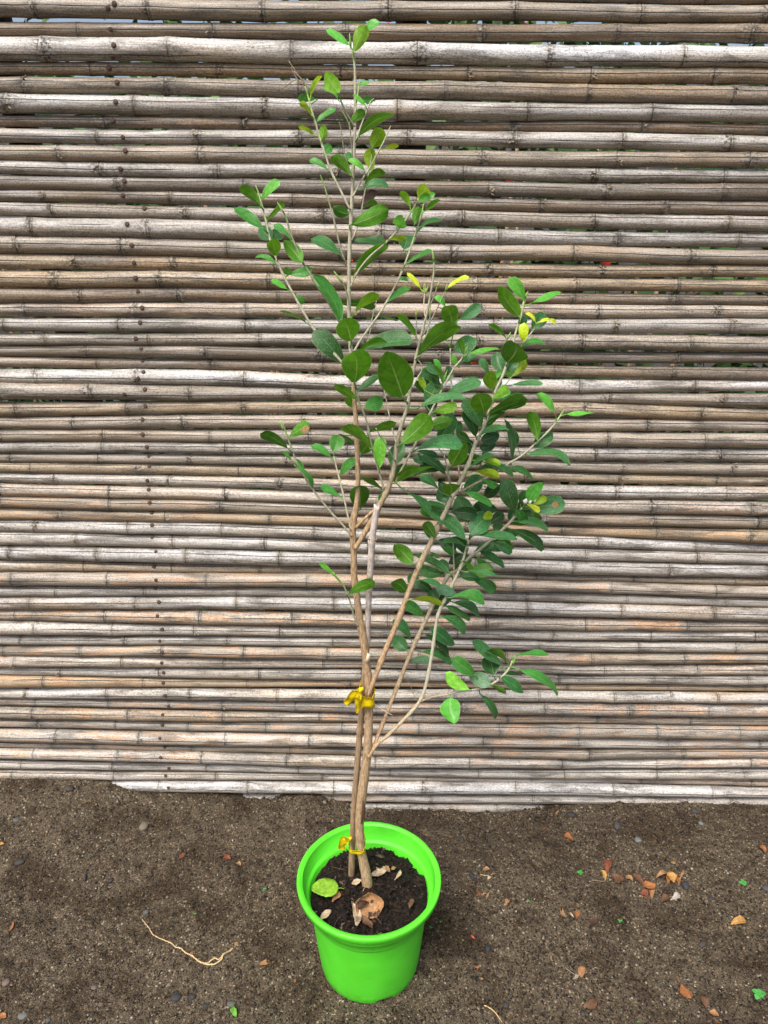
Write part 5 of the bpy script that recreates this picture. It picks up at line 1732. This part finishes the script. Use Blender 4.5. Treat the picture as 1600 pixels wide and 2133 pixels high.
T = 'twigs on the soil'
strand('twig', 'thin grey brown twig with pale tip right of the pot', 'twig', [(1140, 1866), (1156, 1874), (1175, 1881), (1196, 1884)], .0017, M_TWIG, group=T)
strand('twig', 'short straight twig lying below the small caramel leaf right of the pot', 'twig', [(1001, 1821), (1015, 1823), (1031, 1822)], .0011, M_STRAW, group=T)
strand('twig', 'dark twig lying on the soil right of the pot foot', 'twig', [(862, 2094), (880, 2091), (898, 2091), (917, 2089)], .0013, M_TWIG, group=T)
strand('straw_stalk', 'yellow straw stalk near the bottom edge right of the pot', 'straw', [(1009, 2095), (1022, 2104), (1034, 2115), (1046, 2129)], .0015, M_STRAW)
strand('twig', 'long thin stalk running right from the broad brown leaf', 'twig', [(1240, 2083), (1256, 2084), (1275, 2090), (1296, 2096)], .0012, M_TWIG, group=T)
strand('twig', 'small pale twig left of the worn caramel leaf', 'twig', [(1178, 2015), (1188, 2022), (1201, 2031)], .0010, M_FIBRE, group=T)
strand('twig', 'hair thin brown stalk curving down the soil left of the pot', 'twig', [(447, 1872), (451, 1890), (451, 1905), (448, 1921)], .0007, M_TWIG, group=T)
strand('twig', 'short tan twig left of the pot wall', 'twig', [(540, 1942), (546, 1938), (552, 1934)], .0014, M_FIBRE, group=T)
strand('twig', 'short tan twig above the thick end of the root', 'twig', [(494, 1940), (497, 1936), (500, 1932)], .0014, M_FIBRE, group=T)
strand('twig', 'thin curved stalk at the left tip of the leaf trail', 'twig', [(1233, 1834), (1245, 1838), (1257, 1836), (1268, 1828)], .0010, M_FIBRE, group=T)
strand('twig', 'thin stalk slanting below the golden leaf fan', 'twig', [(1344, 1818), (1362, 1830), (1385, 1842), (1408, 1850)], .0007, M_TWIG, group=T)
strand('twig', 'short twig on the soil below the leaf trail', 'twig', [(1442, 1908), (1448, 1916), (1453, 1924)], .0009, M_TWIG, group=T)
strand('twig', 'thin dark stalk on the potting soil left of the stake', 'twig', [(690, 1805), (705, 1809), (722, 1813)], .0007, M_TWIG, surf=S + .002, group=T)
strand('twig', 'white root hair curled before the stem foot in the pot', 'root hair', [(756, 1857), (759, 1850), (766, 1847), (774, 1848)], .0005, M_ROOT, surf=S + .005)
strand('twig', 'thin stalk of the caramel leaf on the potting soil', 'twig', [(784, 1911), (790, 1918), (795, 1926)], .0009, M_TWIG, surf=S + .002, group=T)
strand('twig', 'dark bent stalk on the potting soil at the left front', 'twig', [(697, 1940), (698, 1925), (704, 1915), (712, 1908)], .0007, M_TWIG, surf=S + .002, group=T)
# dry fibres caught on the plant and the fence
def hang(label, cat, pts, Y, r, mat, name='dry_fibre'):
    P = [at_y(x, y, Y) for x, y in pts]
    P2, R2 = catmull(P, [r] * len(P), 4)
    V, F = tube(P2, R2, 5)
    return tag(recenter(link(name, mesh(name, V, F, mat))), label, cat)


hang('dry straw fibre hanging on the lower right branch of the tree', 'fibre', [(844, 1403), (849, 1415), (855, 1428), (861, 1443), (868, 1461)], YT + .05, .0006, M_FIBRE)
hang('white thread sticking out right of the broad yellow tape', 'thread', [(776, 1464), (790, 1473), (803, 1482), (818, 1490)], YT + .01, .0004, M_WHITE, 'thread')
V, F = [], []
for pts in ([(634, 176), (620, 155), (611, 141), (602, 128)], [(634, 178), (622, 168), (610, 150), (607, 140)], [(636, 174), (626, 164), (612, 148)], [(632, 172), (615, 166), (600, 176), (586, 185)], [(640, 182), (632, 170), (624, 160)]):
    P = [at_y(x, y, YT + .025) for x, y in pts]
    P2, R2 = catmull(P, [.0007] * len(P), 3)
    tube(P2, R2, 5, V, F)
tag(recenter(link('dead_shoot', mesh('dead_shoot', V, F, M_FIBRE))), 'tuft of dead grey shoot fibres at the top left branch tip', 'dead shoot')
o = dry_leaf(1100, 1900, 30, 22, 60, 'dark', 'dark withered leaf caught behind the upper stem', .9, .5, cat='withered leaf', name='withered_leaf')
o.location = at_y(768, 412, YT + .06)
o.rotation_euler = (1.2, .3, .2)
o.scale = (.8, .8, .8)

# stones
def stone(px, py, w, h, col, label):
    c = on_ground(px, py)
    s = m_per_px(c)
    bm_v, bm_f = [], []
    n, m = 10, 6
    rnd = random.Random(int(px + py * 3))
    ex = [rnd.uniform(.82, 1.18) for _ in range(n)]
    for i in range(m + 1):
        th = math.pi * i / m
        for k in range(n):
            a = 2 * math.pi * k / n
            r = math.sin(th) ** .8 if 0 < i < m else 0.02
            bm_v.append((r * math.cos(a) * w * s * .5 * ex[k], r * math.sin(a) * h * s * .62 * ex[(k + 3) % n], math.cos(th) * h * s * .33 * rnd.uniform(.93, 1.07)))
    for i in range(m):
        for k in range(n):
            bm_f.append((i * n + k, (i + 1) * n + k, (i + 1) * n + (k + 1) % n, i * n + (k + 1) % n))
    o = link('stone', mesh('stone', bm_v, bm_f, M_STONE))
    o.location = c + Vector((0, 0, h * s * .12))
    o.rotation_euler = (rnd.uniform(-.2, .2), rnd.uniform(-.2, .2), rnd.uniform(-.5, .5))
    o.color = (*col, 1)
    return tag(o, label, 'stone', 'stones on the soil')


def make_stone():
    t = NT('pebble_stone')
    oi = t.n('ObjectInfo')
    n1 = t.noise(t.obj(), 260, 4)
    c = t.mix(1.0, oi.outputs['Color'], t.mix(n1, (.6, .6, .6), (1.35, 1.35, 1.35)), 'MULTIPLY')
    return t.bsdf(c, .7, .3, t.bump(n1, .5, .001))


M_STONE = make_stone()
K, B_, N_ = (.035, .034, .037), (.17, .19, .20), (.28, .22, .16)
for px, py, w, h, col, lab in (
        (368, 2080, 20, 14, K, 'dark slanted pebble left of its pair below the pale root'),
        (400, 2077, 19, 10, K, 'dark flat pebble right of its pair below the pale root'),
        (427, 2092, 16, 10, K, 'dark pebble below and right of the pebble pair'),
        (482, 2093, 20, 12, (.09, .092, .085), 'grey pebble just above the green leaf scrap at the bottom'),
        (304, 1900, 13, 9, (.08, .085, .09), 'blue grey pebble above the thin end of the pale root'),
        (35, 1706, 15, 12, (.085, .088, .086), 'grey pebble in the soil near the left edge below the fence'),
        (300, 1723, 20, 19, (.14, .12, .09), 'sandy coloured stone on the soil in the left half'),
        (145, 1644, 20, 15, (.05, .043, .04), 'dark clod at the fence foot on the left'),
        (40, 1794, 22, 13, (.04, .036, .032), 'black clod near the left edge in the middle of the soil'),
        (13, 2047, 18, 14, (.13, .10, .085), 'pinkish stone near the bottom left edge'),
        (196, 2056, 14, 10, (.12, .10, .092), 'mauve grey pebble in the lower left soil'),
        (47, 2117, 20, 12, (.11, .12, .115), 'pale bluish stone in the bottom left corner'),
        (101, 2126, 12, 10, (.07, .08, .075), 'dark greenish pebble at the bottom left edge'),
        (1330, 1749, 14, 13, (.12, .135, .13), 'smooth blue grey pebble above the leaf trail on the right'),
        (1427, 1849, 16, 18, K, 'dark stone touching the right end of the golden leaf fan'),
        (1595, 1851, 16, 12, (.06, .06, .062), 'dark stone at the right edge of the picture'),
        (1448, 1690, 16, 11, (.045, .045, .047), 'dark pebble at the fence foot on the far right'),
        (1460, 1716, 9, 8, (.15, .155, .16), 'small light grey pebble near the fence on the right'),
        (1285, 1722, 16, 18, (.05, .045, .045), 'dark clod near the fence right of the tree'),
        (1190, 1699, 22, 14, (.035, .033, .034), 'black clod against the fence right of the tree'),
        (961, 1747, 11, 8, K, 'small black pebble right of the pot rim near the fence'),
        (983, 1828, 10, 15, (.03, .033, .036), 'small black clod right of the pot beside the short twig'),
        (1016, 1974, 13, 14, (.025, .027, .03), 'black crumb right of the pot on the lower soil'),
        (1053, 2095, 14, 10, K, 'small black stone right of the straw stalk'),
        (809, 1671, 13, 8, (.06, .068, .075), 'blue grey pebble on the buried culm behind the pot'),
        (676, 1671, 8, 7, (.18, .165, .12), 'small beige pebble at the fence foot behind the pot'),
        (1009, 1726, 13, 9, (.05, .034, .026), 'dark brown clod between pot and fence'),
        (178, 1830, 6, 14, K, 'thin black chip standing in the soil left of centre'),
        (230, 1835, 10, 8, K, 'small black chip right of the thin standing one'),
        (1480, 1872, 10, 9, K, 'small black pebble right of the white papery scrap'),
        (1215, 2110, 9, 7, (.05, .05, .05), 'small dark pebble under the broad brown leaf'),
        (1463, 1968, 16, 8, (.045, .038, .04), 'flat dark stone in the right half above the three brown leaves')):
    stone(px, py, w, h, col, lab)

# sprouts
def sprout(px, py, size, label, n=4, name='seedling'):
    c = on_ground(px, py)
    s = m_per_px(c)
    rnd = random.Random(px)
    V, F = [], []
    tube([c - Vector((0, 0, .002)), c + Vector((0, 0, size * s * .35))], [.0006, .0005], 5, V, F)
    root = c + Vector((0, 0, size * s * .3))
    for k in range(n):
        a = 2 * math.pi * k / n + rnd.uniform(-.4, .4)
        d = Vector((math.cos(a), math.sin(a), rnd.uniform(.15, .6))).normalized()
        sd = d.cross(Vector((0, 0, 1))).normalized()
        L = size * s * .55 * rnd.uniform(.8, 1.2)
        b = len(V)
        for t, w in ((0, .08), (.35, .36), (.7, .42), (.95, .18), (1.03, .02)):
            p = root + d * L * t - Vector((0, 0, L * .35 * t * t))
            V += [p - sd * L * w, p + Vector((0, 0, -L * .05)), p + sd * L * w]
        for i in range(4):
            for j in (0, 1):
                F.append((b + i * 3 + j, b + i * 3 + j + 1, b + (i + 1) * 3 + j + 1, b + (i + 1) * 3 + j))
    o = recenter(link(name, mesh(name, V, F, M_SPROUT)))
    return tag(o, label, 'seedling', 'green seedlings in the soil')


sprout(1548, 1839, 17, 'bright green clover like seedling near the right edge')
sprout(1580, 2076, 24, 'largest green seedling in the bottom right corner', 5)
sprout(1209, 1822, 13, 'small pale green seedling left of the leaf trail')
sprout(1100, 1877, 7, 'tiny green seedling between the round tan leaf and the dark twig', 3)
sprout(1291, 1921, 9, 'tiny bluish green seedling right of the dark sunken leaf', 3)
sprout(550, 1855, 8, 'tiny green seedling on the soil left of the pot wall', 3)
sprout(406, 1908, 8, 'tiny green seedling above the middle of the pale root', 2)
sprout(897, 1934, 8, 'tiny green seedling touching the right side of the pot', 3)
sprout(918, 1920, 6, 'tiny green seedling just right of the pot', 3)
sprout(1331, 2128, 7, 'tiny pale green seedling at the bottom edge', 2)
o = dry_leaf(489, 2108, 26, 14, -75, 'green', 'torn bright green leaf scrap at the bottom edge left of the pot', .5, 0, cat='leaf scrap', name='leaf_scrap')
o.color = (.11, .34, .04, 0)
